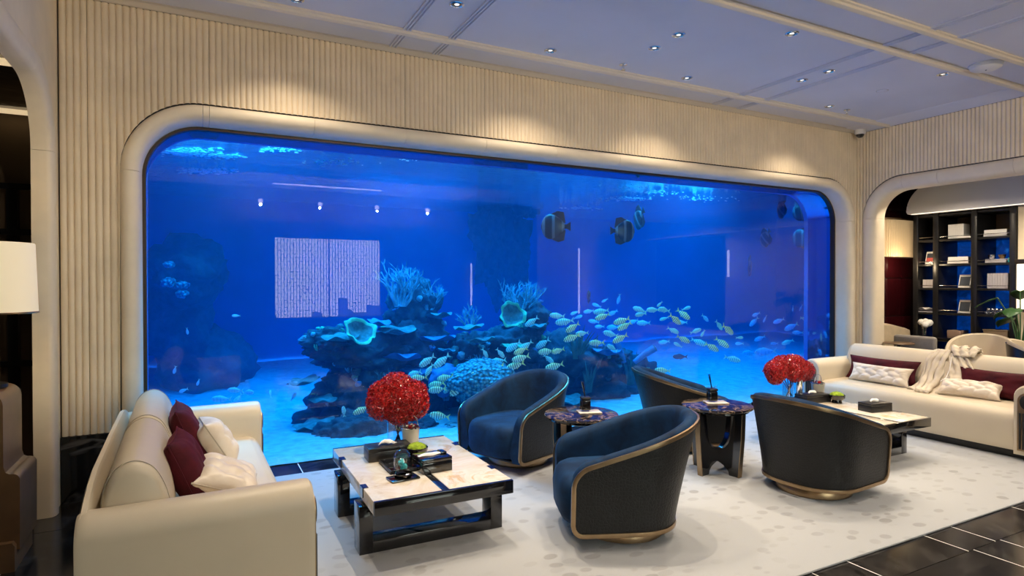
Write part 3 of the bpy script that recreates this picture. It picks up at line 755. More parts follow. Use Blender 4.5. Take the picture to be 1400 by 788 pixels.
# ================================================================= sofas
def smooth_curve(pts, k=5):
    out = []; n = len(pts)
    for i in range(n-1):
        p0, p1, p2, p3 = [Vector(pts[min(n-1, max(0, j))]) for j in (i-1, i, i+1, i+2)]
        for q in range(k):
            t = q/k; out.append(tuple(.5*((2*p1)+(p2-p0)*t+(2*p0-5*p1+4*p2-p3)*t*t+(3*p1-p0-3*p2+p3)*t**3)))
    return out + [tuple(pts[-1])]
def make_sofa():
    root = empty('sofa'); W, AW, AH = 1.09, .20, .63
    # base
    box('plinth', (-W+.08, -.38, 0), (W-.08, .30, .07), M['blackmatte'], root)
    # arms: arch-topped, built as a sweep of an arch section front to back
    for s in (-1, 1):
        xc = s*(W-AW/2); hw = AW/2; sec = [(-hw, .05)] + [(-hw*math.cos(PI*i/14), AH-hw+hw*math.sin(PI*i/14)) for i in range(15)] + [(hw, .05)]
        V = []
        ys = [(-.470, .86), (-.468, .94), (-.458, .985), (-.440, 1.0), (.33, 1.0), (.36, .985), (.37, .95)]
        for y, k in ys: V += [(xc+x*k, y, .05+(z-.05)*(1-(1-k)*.45)) for x, z in sec]
        m = len(sec); F = grid_faces(len(ys), m) + [tuple(range(m)), tuple(range(len(V)-m, len(V)))]
        ar = raw('armrest', V, F, M['cream'], root, True, 35)
        # front panel with loudspeaker and slats
        pl = []
        for i in range(13): t = PI*i/12; pl.append((xc+.066*math.cos(t), .50+.066*math.sin(t)))
        pl += [(xc-.066, .085), (xc+.066, .085)]
        pn = prism('front_panel', pl, 'y', -.478, -.468, M['bronze'], ar)
        bm = bmesh.new()
        def disc(r0, y0):
            return [bm.verts.new((xc+r0*.95*math.cos(2*PI*i/28), y0, .49+r0*1.15*math.sin(2*PI*i/28))) for i in range(28)]
        a_, b_, c_ = disc(.052, -.478), disc(.050, -.486), disc(.040, -.482)
        for q, t in ((a_, b_), (b_, c_)):
            for i in range(28): bm.faces.new((q[i], q[(i+1) % 28], t[(i+1) % 28], t[i]))
        bm.faces.new(c_); bobj('speaker', bm, M['blackmatte'], ar, True, 40)
        for k in range(5):
            x = xc-.046+.023*k; box('slat', (x-.0065, -.486, .10), (x+.0065, -.478, .40), M['blackmatte'], ar, .002, 1)
    # seat
    yz = smooth_curve([(-.448, .075), (-.455, .12), (-.458, .26), (-.452, .335), (-.432, .375), (-.40, .397), (-.34, .407), (0, .412), (.25, .405)], 4) + [(.25, .075)]
    xs = [-(W-AW)-.0, -(W-AW)+.02, 0, (W-AW)-.02, (W-AW)]
    V = []
    for x in xs: V += [(x, y, z) for y, z in yz]
    m = len(yz); raw('seat', V, grid_faces(len(xs), m, False, True) + [tuple(range(m)), tuple(range(len(V)-m, len(V)))], M['cream'], root, True, 40)
    # outer back shell
    xs_ = [-(W-.02), -(W-.06), -(W-.14), -(W-.28), -(W-.45), 0, W-.45, W-.28, W-.14, W-.06, W-.02]; zs_ = [.585, .618, .645, .68, .70, .705, .70, .68, .645, .618, .585]; V = []
    for x_, z_ in zip(xs_, zs_): V += [(x_, .325, .05), (x_, .332, z_-.02), (x_, .340, z_), (x_, .358, z_), (x_, .366, z_-.02), (x_, .365, .05)]
    raw('back_shell', V, grid_faces(len(xs_), 6, False, True) + [tuple(range(6)), tuple(range(60, 66))], M['cream'], root, True, 50)
    # back cushions
    for s in (-1, 1):
        x0, x1 = (-(W-AW)-.06, -.004) if s < 0 else (.004, (W-AW)+.06)
        sec = [(.06, .40), (.055, .50), (.068, .60), (.09, .68), (.125, .745), (.175, .778), (.225, .775), (.27, .74), (.295, .68), (.305, .58), (.30, .40)]; sec = smooth_curve(sec)
        V = []; stn = [(0, .80), (.012, .93), (.035, .985), (.08, 1.0), (.5, 1.012), (.92, 1.0), (.965, .985), (.988, .93), (1, .80)]
        cy, cz = .18, .56
        for t, k in stn: V += [(x0+(x1-x0)*t, cy+(y-cy)*k, max(.40, cz+(z-cz)*k)) for y, z in sec]
        m = len(sec); cu = raw('back_cushion', V, grid_faces(len(stn), m, False, True) + [tuple(range(m)), tuple(range(len(V)-m, len(V)))], M['cream'], root, True, 60)
        for e in (2, 6):
            t, k = stn[e]; tube('piping', [(x0+(x1-x0)*t, cy+(y-cy)*(k+.008), max(.40, cz+(z-cz)*(k+.012))) for y, z in sec], .002, M['piping'], cu, 5)
    return root
sofa = make_sofa()
sofa.location = (-.055, 3.745, .014); sofa.rotation_euler = (0, 0, R(91.2)); tag(sofa, 'cream leather sofa seen from its back corner beside the lamp opening', 'sofa', 'cream leather sofas')
SRX, SRY, SRA = 6.50, 3.475, -90.0
o = copy_tree(sofa); o.location = (SRX, SRY, .014); o.rotation_euler = (0, 0, R(SRA)); tag(o, 'cream leather sofa with a draped jacket in front of the library opening', 'sofa', 'cream leather sofas')

def make_cushion(name, wx, hz, th, mat, braid=False, seed=0):
    # pillow lying in local XZ plane, thickness along Y
    NU, NV2 = (64, 40) if braid else (26, 20); V = []
    for side in (-1, 1):
        for i in range(NU):
            for j in range(NV2):
                u = i/(NU-1)*2-1; v = j/(NV2-1)*2-1
                pin = 1-.10*(1-abs(u)**2)*abs(v)**2; pin2 = 1-.10*(1-abs(v)**2)*abs(u)**2
                x = wx/2*u*pin2; z = hz/2*v*pin
                t = max(0, (1-u**4)*(1-v**4))**.55; y = side*th/2*t
                if braid:
                    # plump interlaced lobes, tilted to and fro in three rows
                    hb = 0.0
                    for rw in (-1, 0, 1):
                        for q in (-1, 0, 1):
                            per = .125; k0 = math.floor(u*wx/2/per+.5*(rw % 2))+q; du = (u*wx/2-(k0+.5-.5*(rw % 2))*per)/per; dv = (v-rw*.62)*1.25
                            ca, sa = math.cos(.75*(1 if rw % 2 else -1)), math.sin(.75*(1 if rw % 2 else -1)); aa, bb_ = du*ca+dv*sa, -du*sa+dv*ca
                            hb = max(hb, math.sqrt(max(0, 1-(aa/.85)**2-(bb_/.48)**2)))
                    y += side*t*.034*(hb-.5)
                y += .010*noise.noise((u*3+seed, v*3, side*2.0))*t
                V.append((x, y, z+hz/2))
    n = NU*NV2; F = grid_faces(NU, NV2) + [tuple(n+q for q in f[::-1]) for f in grid_faces(NU, NV2)]
    bm = bmesh.new(); vs = [bm.verts.new(v) for v in V]
    for f in F: bm.faces.new([vs[q] for q in f])
    bmesh.ops.remove_doubles(bm, verts=bm.verts, dist=.0004)
    root = bobj(name, bm, mat, None, True, 80)
    edge = []
    for i in range(NU): edge.append(V[i*NV2])
    for j in range(NV2): edge.append(V[(NU-1)*NV2+j])
    for i in range(NU-1, -1, -1): edge.append(V[i*NV2+NV2-1])
    for j in range(NV2-1, -1, -1): edge.append(V[j])
    e2 = [edge[0]]
    for p in edge[1:]:
        if (Vector(p)-Vector(e2[-1])).length > .004: e2.append(p)
    if (Vector(e2[0])-Vector(e2[-1])).length < .004: e2.pop()
    tube('piping', e2, .004, M['burg'] if mat is M['burg'] else M['piping'], root, 5, True)
    return root
def put(o, loc, yaw, lean, roll=0):
    o.matrix_world = Matrix.Translation(loc) @ Matrix.Rotation(R(yaw), 4, 'Z') @ Matrix.Rotation(R(lean), 4, 'X') @ Matrix.Rotation(R(roll), 4, 'Y')
SZ = .014+.412
c1 = make_cushion('throw_cushion', .40, .38, .14, M['burg'], False, 1); put(c1, (.01, 4.04, SZ), 91, -20); tag(c1, 'burgundy velvet cushion leaning on the cream sofa back behind its twin', 'cushion', 'burgundy square cushions')
c2 = make_cushion('throw_cushion', .40, .36, .14, M['burg'], False, 2); put(c2, (.02, 3.36, SZ), 86, -22); tag(c2, 'burgundy velvet cushion nearest the sofa arm close to the camera', 'cushion', 'burgundy square cushions')
c3 = make_cushion('throw_cushion', .36, .30, .15, M['satin'], True, 3); put(c3, (.165, 4.02, SZ), 96, -30, 4); tag(c3, 'cream satin braided cushion in front of the burgundy pair', 'cushion', 'braided satin cushions')
c4 = make_cushion('throw_cushion', .42, .32, .13, M['satin'], True, 4); put(c4, (.27, 3.38, SZ+.02), 83, -66, -5); tag(c4, 'cream satin cushion lying back with a turned-up corner on the sofa seat', 'cushion', 'braided satin cushions')
r1 = make_cushion('lumbar_cushion', .76, .26, .10, M['burg'], False, 5); put(r1, (SRX-.02, 3.98, SZ), -90, -18); tag(r1, 'long burgundy lumbar cushion behind the braided one near the sofa corner', 'cushion', 'burgundy lumbar cushions')
r2 = make_cushion('lumbar_cushion', .66, .20, .11, M['satin'], True, 6); put(r2, (SRX-.14, 3.93, SZ), -92, -24); tag(r2, 'long braided cream satin cushion upright against the burgundy one', 'cushion', 'braided satin cushions')
r3 = make_cushion('lumbar_cushion', .62, .26, .10, M['burg'], False, 7); put(r3, (SRX-.02, 2.93, SZ), -90, -18); tag(r3, 'long burgundy lumbar cushion beside the jacket against the sofa arm', 'cushion', 'burgundy lumbar cushions')
r4 = make_cushion('lumbar_cushion', .50, .20, .11, M['satin'], True, 8); put(r4, (SRX-.20, 3.06, SZ+.01), -80, -55); tag(r4, 'braided cream satin cushion tipped over beneath the jacket hem', 'cushion', 'braided satin cushions')

# jacket draped over the sofa back
def drape(name, path, halfw, centers, mat, parent, amp=.02, seed=0, nu=60, nv=30, thick=.012):
    # path: list of (x,z) from behind the back over the top to the seat; centers/halfw interpolated along it
    P_ = [Vector((a, b)) for a, b in path]; L = [0]
    for a, b in zip(P_, P_[1:]): L.append(L[-1]+(b-a).length)
    V = []
    for i in range(nu):
        s = L[-1]*i/(nu-1); k = max(j for j in range(len(L)) if L[j] <= s+1e-9); k = min(k, len(P_)-2); t = (s-L[k])/(L[k+1]-L[k]); p = P_[k].lerp(P_[k+1], t)
        d = (P_[k+1]-P_[k]).normalized(); nrm = Vector((-d.y, d.x)); f = i/(nu-1)
        def ip(tab):
            q = f*(len(tab)-1); a = min(int(q), len(tab)-2); return tab[a]+(tab[a+1]-tab[a])*(q-a)
        hw, cy = ip(halfw), ip(centers)
        for j in range(nv):
            v = j/(nv-1)*2-1
            fold = .65*math.sin(v*9+2.2*f+seed)+.8*noise.noise((v*3.2+seed, f*5, seed))+.5*noise.noise((v*9, f*12, seed+4))
            h = amp*(fold*.7+.9)*(.35+.65*min(1, f*2.5)); y = cy+hw*v+.02*noise.noise((f*6, v*2, seed+8))
            V.append((p.x-abs(nrm.x)*h if False else p.x+nrm.x*h, y, p.y+nrm.y*h))
    o = raw(name, V, grid_faces(nu, nv), mat, parent, True, 180)
    md = o.modifiers.new('thickness', 'SOLIDIFY'); md.thickness = thick; md.offset = 0
    return o
jk = empty('jacket', (0, 0, 0)); tag(jk, 'beige zip jacket draped over the sofa back with a sleeve hanging down', 'jacket')
bx = SRX; z0 = .014
# over the back: from rear to the seat front
pth_b = [(bx+.315, .55), (bx+.30, .70), (bx+.26, .775), (bx+.20, .800), (bx+.14, .775), (bx+.085, .70), (bx+.045, .58), (bx-.01, .49), (bx-.12, .445), (bx-.20, .435)]
pth_b = [(a, b+z0) for a, b in pth_b]
drape('body', pth_b, [.14, .18, .20, .22, .22, .21, .20], [3.30, 3.31, 3.33, 3.35, 3.36, 3.37, 3.39], M['jacket'], jk, .026, 1.0)
pth_s = [(bx+.15, .80), (bx+.085, .73), (bx+.05, .63), (bx+.0, .54), (bx-.09, .475), (bx-.20, .455), (bx-.285, .445)]
drape('sleeve', [(a, b+z0) for a, b in pth_s], [.07, .08, .08, .07, .055], [3.42, 3.46, 3.48, 3.46, 3.41], M['jacket'], jk, .028, 3.0, 40, 16, .03)
drape('front_flap', [(bx+.18, .822), (bx+.11, .79), (bx+.06, .70), (bx+.02, .60), (bx-.04, .53), (bx-.12, .50)], [.05, .08, .11, .12, .12], [3.33, 3.28, 3.22, 3.19, 3.17], M['jacket'], jk, .024, 6.0, 40, 20)
drape('collar', [(bx+.25, .80), (bx+.21, .87), (bx+.15, .875), (bx+.10, .83), (bx+.075, .78)], [.12, .13, .12, .09], [3.26, 3.25, 3.24, 3.23], M['jacket'], jk, .022, 9.0, 24, 24)
tube('zip', [(bx+.065, 3.32, .76), (bx+.01, 3.31, .64), (bx-.05, 3.31, .565), (bx-.13, 3.32, .535)], .004, M['inlay'], jk, 6)

# ================================================================= coffee tables
def make_coffee_table():
    root = empty('coffee_table'); hx, hy = .40, .565; zt = .352
    # two onyx slabs with a black strip between, dark end boards
    for s in (-1, 1):
        x0, x1 = (-hx, -.022) if s < 0 else (.022, hx)
        box('top_slab', (x0, -hy+.012, zt-.072), (x1, hy-.012, zt), M['onyx'], root, .003)
    box('centre_strip', (-.0215, -hy+.012, zt-.072), (.0215, hy-.012, zt-.003), M['black'], root, .001)
    for s in (-1, 1): box('end_board', (-hx, s*hy-.012, zt-.074), (hx, s*hy+.012, zt+.001), M['black'], root, .002)
    for s in (-1, 1):
        y = s*.30; fr = empty('leg_frame', (0, 0, 0), 0, root)
        lf = boxes('loop_frame', [((-hx-.03, y-.065, 0), (-hx+.045, y+.065, zt-.086)), ((hx-.045, y-.065, 0), (hx+.03, y+.065, zt-.086)), ((-hx+.045, y-.065, 0), (hx-.045, y+.065, .065)), ((-hx+.045, y-.04, zt-.125), (hx-.045, y+.04, zt-.086))], M['black'], fr, .002)
        for t in (-1, 1):
            for q in (-1, 1): lathe('pin', [(.008, zt-.088), (.008, zt-.070)], M['bronze'], fr, 10, (t*(hx-.02), y+q*.03, 0))
            boxes('clip', [((t*hx-.004 if t > 0 else -hx-.006, y-.035, zt-.05), (t*hx+.006 if t > 0 else -hx+.004, y+.035, zt+.003)), ((min(t*hx, t*(hx-.028)), y-.035, zt-.001), (max(t*hx, t*(hx-.028)), y+.035, zt+.003))], M['black'], fr)
    return root
ct = make_coffee_table(); TZ = .014+.352
ct.location = (1.205, 3.665, .014); ct.rotation_euler = (0, 0, R(-.6)); tag(ct, 'square onyx-topped coffee table with black loop legs beside the cream sofa', 'coffee table', 'onyx coffee tables')
RTX, RTY = 5.02, 3.47
o = copy_tree(ct); o.location = (RTX, RTY, .014); o.rotation_euler = (0, 0, R(0)); tag(o, 'onyx-topped coffee table mostly hidden behind the backward-facing armchair', 'coffee table', 'onyx coffee tables')

def make_flowers(name, loc, heads, label, seed, stem_to):
    rnd = random.Random(seed); root = empty(name, loc); tag(root, label, 'flowers', 'red flower bouquets')
    for hx, hy, hz, r in heads:
        V = []; F = []; N = int(2100*(r/.12)**2)
        # solid core so that no gaps show
        bm = bmesh.new(); bmesh.ops.create_icosphere(bm, subdivisions=2, radius=r*.80, matrix=Matrix.Translation((hx, hy, hz)))
        for v in bm.verts: V.append(v.co.copy())
        bm.verts.index_update()
        for f in bm.faces: F.append(tuple(v.index for v in f.verts))
        bm.free()
        for i in range(N):
            t = (i+.5)/N; ph = math.acos(1-2*t); th = PI*(1+5**.5)*i
            d = Vector((math.cos(th)*math.sin(ph), math.sin(th)*math.sin(ph), math.cos(ph)))
            nn = (d + Vector((rnd.uniform(-1, 1), rnd.uniform(-1, 1), rnd.uniform(-1, 1)))*.75).normalized()
            a = nn.orthogonal().normalized(); a = Matrix.Rotation(rnd.uniform(0, 6.28), 3, nn) @ a; b = nn.cross(a)
            c = Vector((hx, hy, hz)) + d*r*(rnd.uniform(.84, 1.04) + .07*noise.noise(d*4+Vector((seed, hx*20, 0)))); q = rnd.uniform(.005, .0095)
            k = len(V); V += [c-a*q-b*q*.5, c+a*q-b*q*.5+nn*q*.5, c+a*q*.7+b*q*.8, c-a*q*.6+b*q*.7+nn*q*.8]; F.append((k, k+1, k+2, k+3))
        raw('flower_head', V, F, M['red'], root, False)
    for k in range(9):
        a = 2*PI*k/9+.3; hd = heads[k % len(heads)]
        tube('stem', [(.028*math.cos(a+2.6), .028*math.sin(a+2.6), stem_to), (.0, .0, stem_to*.45+hd[2]*.25), (hd[0]*.5+.01*math.cos(a), hd[1]*.5, hd[2]-hd[3]*.5)], .0035, M['stem'], root, 6)
    return root
def make_vase(x, y, r, h, label):
    root = empty('glass_vase', (x, y, 0)); tag(root, label, 'vase', 'clear glass vases')
    lathe('body', [(0, .006), (r-.003, .006), (r-.003, h), (r, h), (r, 0), (0, 0)], M['clear'], root, 36, cap=False)
    lathe('lip', [(r-.004, h), (r+.002, h+.002), (r+.002, h+.006), (r-.004, h+.004)], M['clear'], root, 36, cap=False); root.location = (x, y, TZ); return root
VX, VY = 1.215, 4.07
make_vase(VX, VY, .072, .21, 'clear cylinder vase holding the red flowers on the onyx table by the cream sofa')
make_flowers('flower_bouquet', (VX, VY, TZ), [(-.10, 0, .315, .115), (.10, -.02, .295, .112), (0, .02, .385, .125), (.0, -.06, .285, .115), (.12, .02, .355, .095), (-.11, .02, .375, .085), (.02, -.10, .35, .09)], 'round red flower bouquet on the onyx table beside the cream sofa', 3, .02)

def make_tissue_box(loc, rz, label, sx=.14, sy=.075, h=.085):
    root = empty('tissue_box', loc, R(rz)); tag(root, label, 'tissue box', 'black tissue boxes')
    box('body', (-sx, -sy, 0), (sx, sy, h*.72), M['blackmatte'], root, .003); box('lid', (-sx, -sy, h*.73), (sx, sy, h), M['blackmatte'], root, .003)
    V = []; NU, NV2 = 16, 10
    for i in range(NU):
        for j in range(NV2):
            u = i/(NU-1); v = j/(NV2-1)*2-1; V.append((-.055+.11*u+.01*v, v*.018*(1-.4*u)+.012*math.sin(u*7), h+.002+.032*math.sin(PI*min(1, u*.9+.1))*(1-v*v*.7)+.006*noise.noise((u*6, v*3, 1))))
    o = raw('tissue', V, grid_faces(NU, NV2), M['white'], root, True, 180); o.modifiers.new('thickness', 'SOLIDIFY').thickness = .002
    return root
make_tissue_box((1.088, 3.865, TZ), -2, 'black tissue box beside the vase on the onyx table near the cream sofa')
def make_bucket(x, y, label):
    root = empty('ice_bucket', (x, y, TZ)); tag(root, label, 'bucket', 'small handled buckets')
    lathe('body', [(0, 0), (.046, 0), (.049, .004), (.060, .148), (.058, .150), (.050, .15), (.046, .02), (0, .018)], M['ivory'], root, 36, cap=False)
    lathe('rim', [(.057, .148), (.064, .150), (.064, .156), (.054, .158)], M['chrome'], root, 36, cap=False)
    hd = [(-.052, 0, .15), (-.050, 0, .175)] + [(-.048*math.cos(PI*i/12), 0, .18+.055*math.sin(PI*i/12)) for i in range(13)] + [(.050, 0, .175), (.052, 0, .15)]
    tube('handle', hd, .0038, M['chrome'], root, 8)
    for k in range(6): a = k*1.05; lathe('ice_cube', [(0, .145), (.013, .147), (.015, .162), (.011, .172), (0, .174)], M['chrome'] if k % 2 else M['red'], root, 5, (.026*math.cos(a), .026*math.sin(a), 0))
    return root
M['ivory'] = P('ivory_ceramic', (.55, .51, .43), .35, coat=.4)
make_bucket(1.275, 3.97, 'ivory bucket with a chrome loop handle beside the red bouquet')
def make_moss_bowl(x, y, z, label):
    root = empty('moss_bowl', (x, y, z)); tag(root, label, 'bowl', 'black moss bowls')
    lathe('foot', [(.045, 0), (.045, .004), (.040, .03), (.044, .036)], M['smoke'], root, 32)
    lathe('bowl', [(0, .032), (.055, .034), (.070, .050), (.072, .074), (.068, .076), (.064, .060), (0, .055)], M['black'], root, 40, cap=False)
    bm = bmesh.new(); bmesh.ops.create_icosphere(bm, subdivisions=4, radius=1.0)
    for v in bm.verts:
        d = v.co.copy(); k = 1+.10*noise.noise(d*4)+.05*noise.noise(d*16); v.co = Vector((d.x*.062*k, d.y*.062*k, .062+max(-.1, d.z)*.042*k))
    bobj('moss', bm, M['moss'], root, True, 180); return root
make_moss_bowl(1.245, 3.75, TZ, 'black bowl with a bright green moss mound next to the ivory bucket')
tr = empty('serving_tray', (1.11, 3.60, TZ)); tag(tr, 'low black open tray under the glass jar on the onyx table', 'tray')
boxes('base', [((-.11, -.10, 0), (.11, .165, .008))], M['black'], tr, .002)
boxes('rim', [((-.11, -.10, .0), (-.102, .165, .022)), ((.102, -.10, 0), (.11, .165, .022)), ((-.102, .157, 0), (.102, .165, .022)), ((-.102, -.10, 0), (.102, -.092, .022))], M['blackmatte'], tr, .001)
bxk = empty('keepsake_box', (1.258, 3.50, TZ), R(4)); tag(bxk, 'glossy black rectangular box with a white tissue end on top', 'box')
box('body', (-.095, -.085, 0), (.095, .085, .062), M['black'], bxk, .003); box('lid', (-.095, -.085, .064), (.095, .085, .085), M['black'], bxk, .003)
o = raw('tissue', [(-.09+.16*i/15, .03*(j/5-.5)+.01*math.sin(i*.6)+.0, .086+.016*math.sin(PI*i/15)*(1-(2*j/5-1)**2)+.002) for i in range(16) for j in range(6)], grid_faces(16, 6), M['white'], bxk, True, 180)
box('latch', (.055, -.02, .085), (.09, .05, .098), M['black'], bxk, .004)
jar = empty('glass_jar', (1.075, 3.515, TZ+.009)); jar.scale = (1.05, 1.05, 1.45); tag(jar, 'small lidded glass jar of turquoise crystals in the black tray', 'jar')
lathe('body', [(0, .003), (.046, .003), (.048, .010), (.048, .060), (.040, .066), (.038, .066), (.044, .058), (.044, .008), (0, .006)], M['clear'], jar, 32, cap=False)
ld = lathe('lid', [(.043, .067), (.045, .070), (.030, .084), (.010, .090), (.008, .094)], M['clear'], jar, 32, cap=False); lathe('knob', [(.006, .092), (.013, .100), (.013, .106), (.006, .114), (0, .115)], M['clear'], ld, 16, cap=False)
M['turq'] = P('turquoise_crystal', (.05, .55, .58), .15, coat=.5)
rnd = random.Random(5)
for k in range(16):
    a = rnd.uniform(0, 6.28); r_ = rnd.uniform(0, .030); bm = bmesh.new(); bmesh.ops.create_icosphere(bm, subdivisions=1, radius=rnd.uniform(.007, .012), matrix=Matrix.Translation((r_*math.cos(a), r_*math.sin(a), .014+rnd.uniform(0, .024)))); bobj('crystal', bm, M['turq'], jar, False)
at_ = empty('ashtray', (1.045, 3.40, TZ), R(6)); tag(at_, 'square black glass ashtray at the front of the tray group', 'ashtray')
bm = bmesh.new(); bm_box(bm, (-.085, -.055, 0), (.085, .055, .012), .004); bobj('base', bm, M['black'], at_)
lathe('dish', [(.030, .012), (.048, .012), (.056, .030), (.052, .034), (.042, .022), (0, .018)], M['smoke'], at_, 8, cap=False); 
for k in range(3): tube('facet_rim', [(.052*math.cos(k*2.1), .052*math.sin(k*2.1), .033), (.052*math.cos(k*2.1+1.2), .052*math.sin(k*2.1+1.2), .033)], .004, M['chrome'] if k == 1 else M['smoke'], at_, 6)

# things on the second coffee table
V2X, V2Y = 5.06, 3.98
make_vase(V2X-.02, V2Y, .05, .15, 'clear cylinder vase under the red flowers near the library sofa')
make_flowers('flower_bouquet', (V2X, V2Y, TZ), [(-.19, .0, .285, .105), (-.07, .02, .315, .11), (.06, 0, .315, .115), (.18, -.01, .265, .105), (.0, -.07, .285, .10), (.13, .02, .235, .09), (-.21, -.01, .235, .075)], 'broad red flower bouquet above the backward-facing armchair', 8, .03)
cv = lathe('metal_vase', [(0, 0), (.028, 0), (.030, .004), (.030, .225), (.027, .228), (.024, .225), (.024, .01), (0, .01)], M['chrome'], None, 28, cap=False); cv.location = (5.10, 3.90, TZ); tag(cv, 'slim brushed steel cylinder beside the broad red bouquet', 'vase')
make_tissue_box((5.16, 3.80, TZ), -6, 'black tissue box below the steel cylinder near the broad red bouquet', .15, .075, .075)
make_bucket(5.33, 3.87, 'small glass and chrome bucket in front of the library sofa arm')
make_moss_bowl(5.31, 3.66, TZ, 'black bowl with green moss seen over the armchair back')
make_tissue_box((5.28, 3.28, TZ), -8, 'black tissue box alone on the free end of the second table', .12, .07, .075)

#==ROOMS==
# ================================================================= library beyond the right-hand opening
LX = 9.85
struct(box('wall_library_end', (XR+.2, 5.42, 0), (LX+.1, 5.52, 3.1), M['dark']), 'end wall of the library')
struct(box('wall_library', (LX, -.9, 0), (LX+.1, 5.42, 3.1), M['dark']), 'long dark library wall behind the shelves')
struct(box('wall_library_side', (XR+.2, -1.0, 0), (LX+.1, -.9, 3.1), M['plaster']), 'plain end of the library')
struct(box('ceiling_library', (XR+.2, -1.0, 2.95), (LX+.1, 5.52, 3.05), M['darkceil']), 'dark mirror-like ceiling of the library')
bp = empty('wall_panelling', (0, 0, 0)); struct(bp, 'burgundy lacquered panels on the library end wall')
for k, (za, zb) in enumerate(((.02, .48), (.49, .985), (.995, 1.545), (1.555, 2.05), (2.06, 2.55), (2.56, 2.94))):
    box('panel', (XR+.22, 5.40, za), (LX-.02, 5.42, zb), M['burg_gloss'], bp, .003)
# pleated valance lamp on the panelling
vl = empty('pleated_wall_lamp', (9.17, 5.36, 0)); tag(vl, 'wide pleated champagne wall lamp on the burgundy panels', 'wall lamp')
V = []
NP = 60
for i in range(NP+1):
    a = PI*i/NP; rr = 1+.03*(1 if i % 2 else -1)
    for z, q in ((1.86, .96), (1.90, 1.0), (2.38, .98), (2.40, .95)): V.append((-.50*math.cos(a)*rr*q, -.10*math.sin(a)*rr*q+.03, z))
raw('shade', V, grid_faces(NP+1, 4), M['pleat'] if 'pleat' in M else M['champagne'], vl, True, 20)
box('top_rail', (-.49, -.06, 2.40), (.49, .038, 2.425), M['bronze'], vl, .004)
l = bpy.data.lights.new('wall_lamp_bulb', 'POINT'); l.energy = 7; l.color = (1, .75, .45); l.shadow_soft_size = .05; lo = bpy.data.objects.new('wall_lamp_bulb', l); link(lo, vl); lo.location = (-.2, -.22, 1.75)
# banquette and small table in front of the panels
bq = empty('banquette', (8.62, 5.12, 0)); tag(bq, 'beige curved banquette in front of the burgundy panels', 'banquette')
V = []; NB = 24
for i in range(NB+1):
    u = i/NB*2-1; ztop = .86+.05*(math.cos(u*2.4))
    V += [(u*.6, .22, .06), (u*.6, .24, ztop-.02), (u*.6, .18, ztop), (u*.6, .10, ztop-.03), (u*.6, .06, .45)]
raw('backrest', V, grid_faces(NB+1, 5), M['champagne'], bq, True, 60)
box('seat', (-.6, -.16, .10), (.6, .08, .46), M['champagne'], bq, .05, 4)
sd = empty('small_round_table', (7.99, 4.66, 0)); tag(sd, 'small round brown table before the beige banquette', 'side table')
lathe('top', [(0, .700), (.17, .700), (.18, .708), (.17, .716), (0, .716)], M['wood'], sd, 36, cap=False); lathe('stem', [(.02, .02), (.02, .70)], M['blackmatte'], sd, 12); lathe('foot', [(.12, 0), (.12, .01), (.03, .025)], M['blackmatte'], sd, 28)

# bookshelf
SX0, SX1 = 9.30, 9.80
bs = empty('bookshelf', (0, 0, 0)); tag(bs, 'tall black open bookshelf with blue-glowing backs in the library', 'bookshelf')
ups = [5.19, 4.92, 4.44, 4.00]; lev = [2.452, 2.096, 1.747, 1.408, 1.059, .68, .06]
for y in ups: box('upright', (SX0, y-.035, .02), (SX1, y+.035, 2.50), M['blackmatte'], bs, .003)
for a, b in zip(ups, ups[1:]):
    for z in lev: box('shelf_board', (SX0+.01, b+.036, z-.03), (SX1-.01, a-.036, z), M['blackmatte'], bs, .002)
    for k, z in enumerate(lev[1:5]):
        tube('rail', [(SX0+.02, b+.036, z+.035), (SX0+.02, a-.036, z+.035)], .004, M['chrome'], bs, 6)
    for k in range(6):
        box('back_panel', (SX1-.008, b+.036, lev[k+1]+.001), (SX1-.001, a-.036, lev[k]-.031), M['mesh_bronze'] if k == 0 else M['blueglow'], bs)
# rounded white bulkhead over the shelves
r_ = .40; pl = [(-.5, 2.47), (5.20, 2.47)] + [(4.82+.40*math.cos(t), 2.50+.40*math.sin(t)) for t in [R(90*i/10) for i in range(11)]] + [(-.5, 2.90)]
bh = prism('bulkhead', pl, 'x', 9.12, 9.84, M['lavender'], None); struct(bh, 'rounded white bulkhead over the bookshelf')
tube('light_strip', [(9.14, -.4, 2.466), (9.14, 5.16, 2.466)], .006, M['glow'], bh, 6)
# pale pleated wall panel beyond the shelf
V = []
for i in range(41):
    y = 3.955-2.2*i/40; x = 9.33+(.03 if i % 2 else 0); V += [(x, y, .02), (x, y, 2.46)]
cu = raw('pleated_curtain', V, grid_faces(41, 2), M['plaster'], None, False); tag(cu, 'pale pleated panel curtain beside the bookshelf', 'curtain')
sc_ = empty('wall_sconce', (9.24, 3.86, 0)); tag(sc_, 'tall lit wall sconce with bronze brackets beside the bookshelf', 'sconce')
box('diffuser', (-.03, -.06, 1.15), (.03, .06, 1.72), M['warm_tube'], sc_, .01); box('bracket', (-.04, -.075, 1.72), (.07, .075, 1.78), M['gasket'], sc_, .004); box('bracket', (-.04, -.075, 1.11), (.07, .075, 1.15), M['gasket'], sc_, .004)
up_ = box('lit_panel', (9.28, 3.70, 2.52), (9.30, 3.92, 2.86), M['warm_tube'], None, .004)
bpy.data.objects.remove(up_)

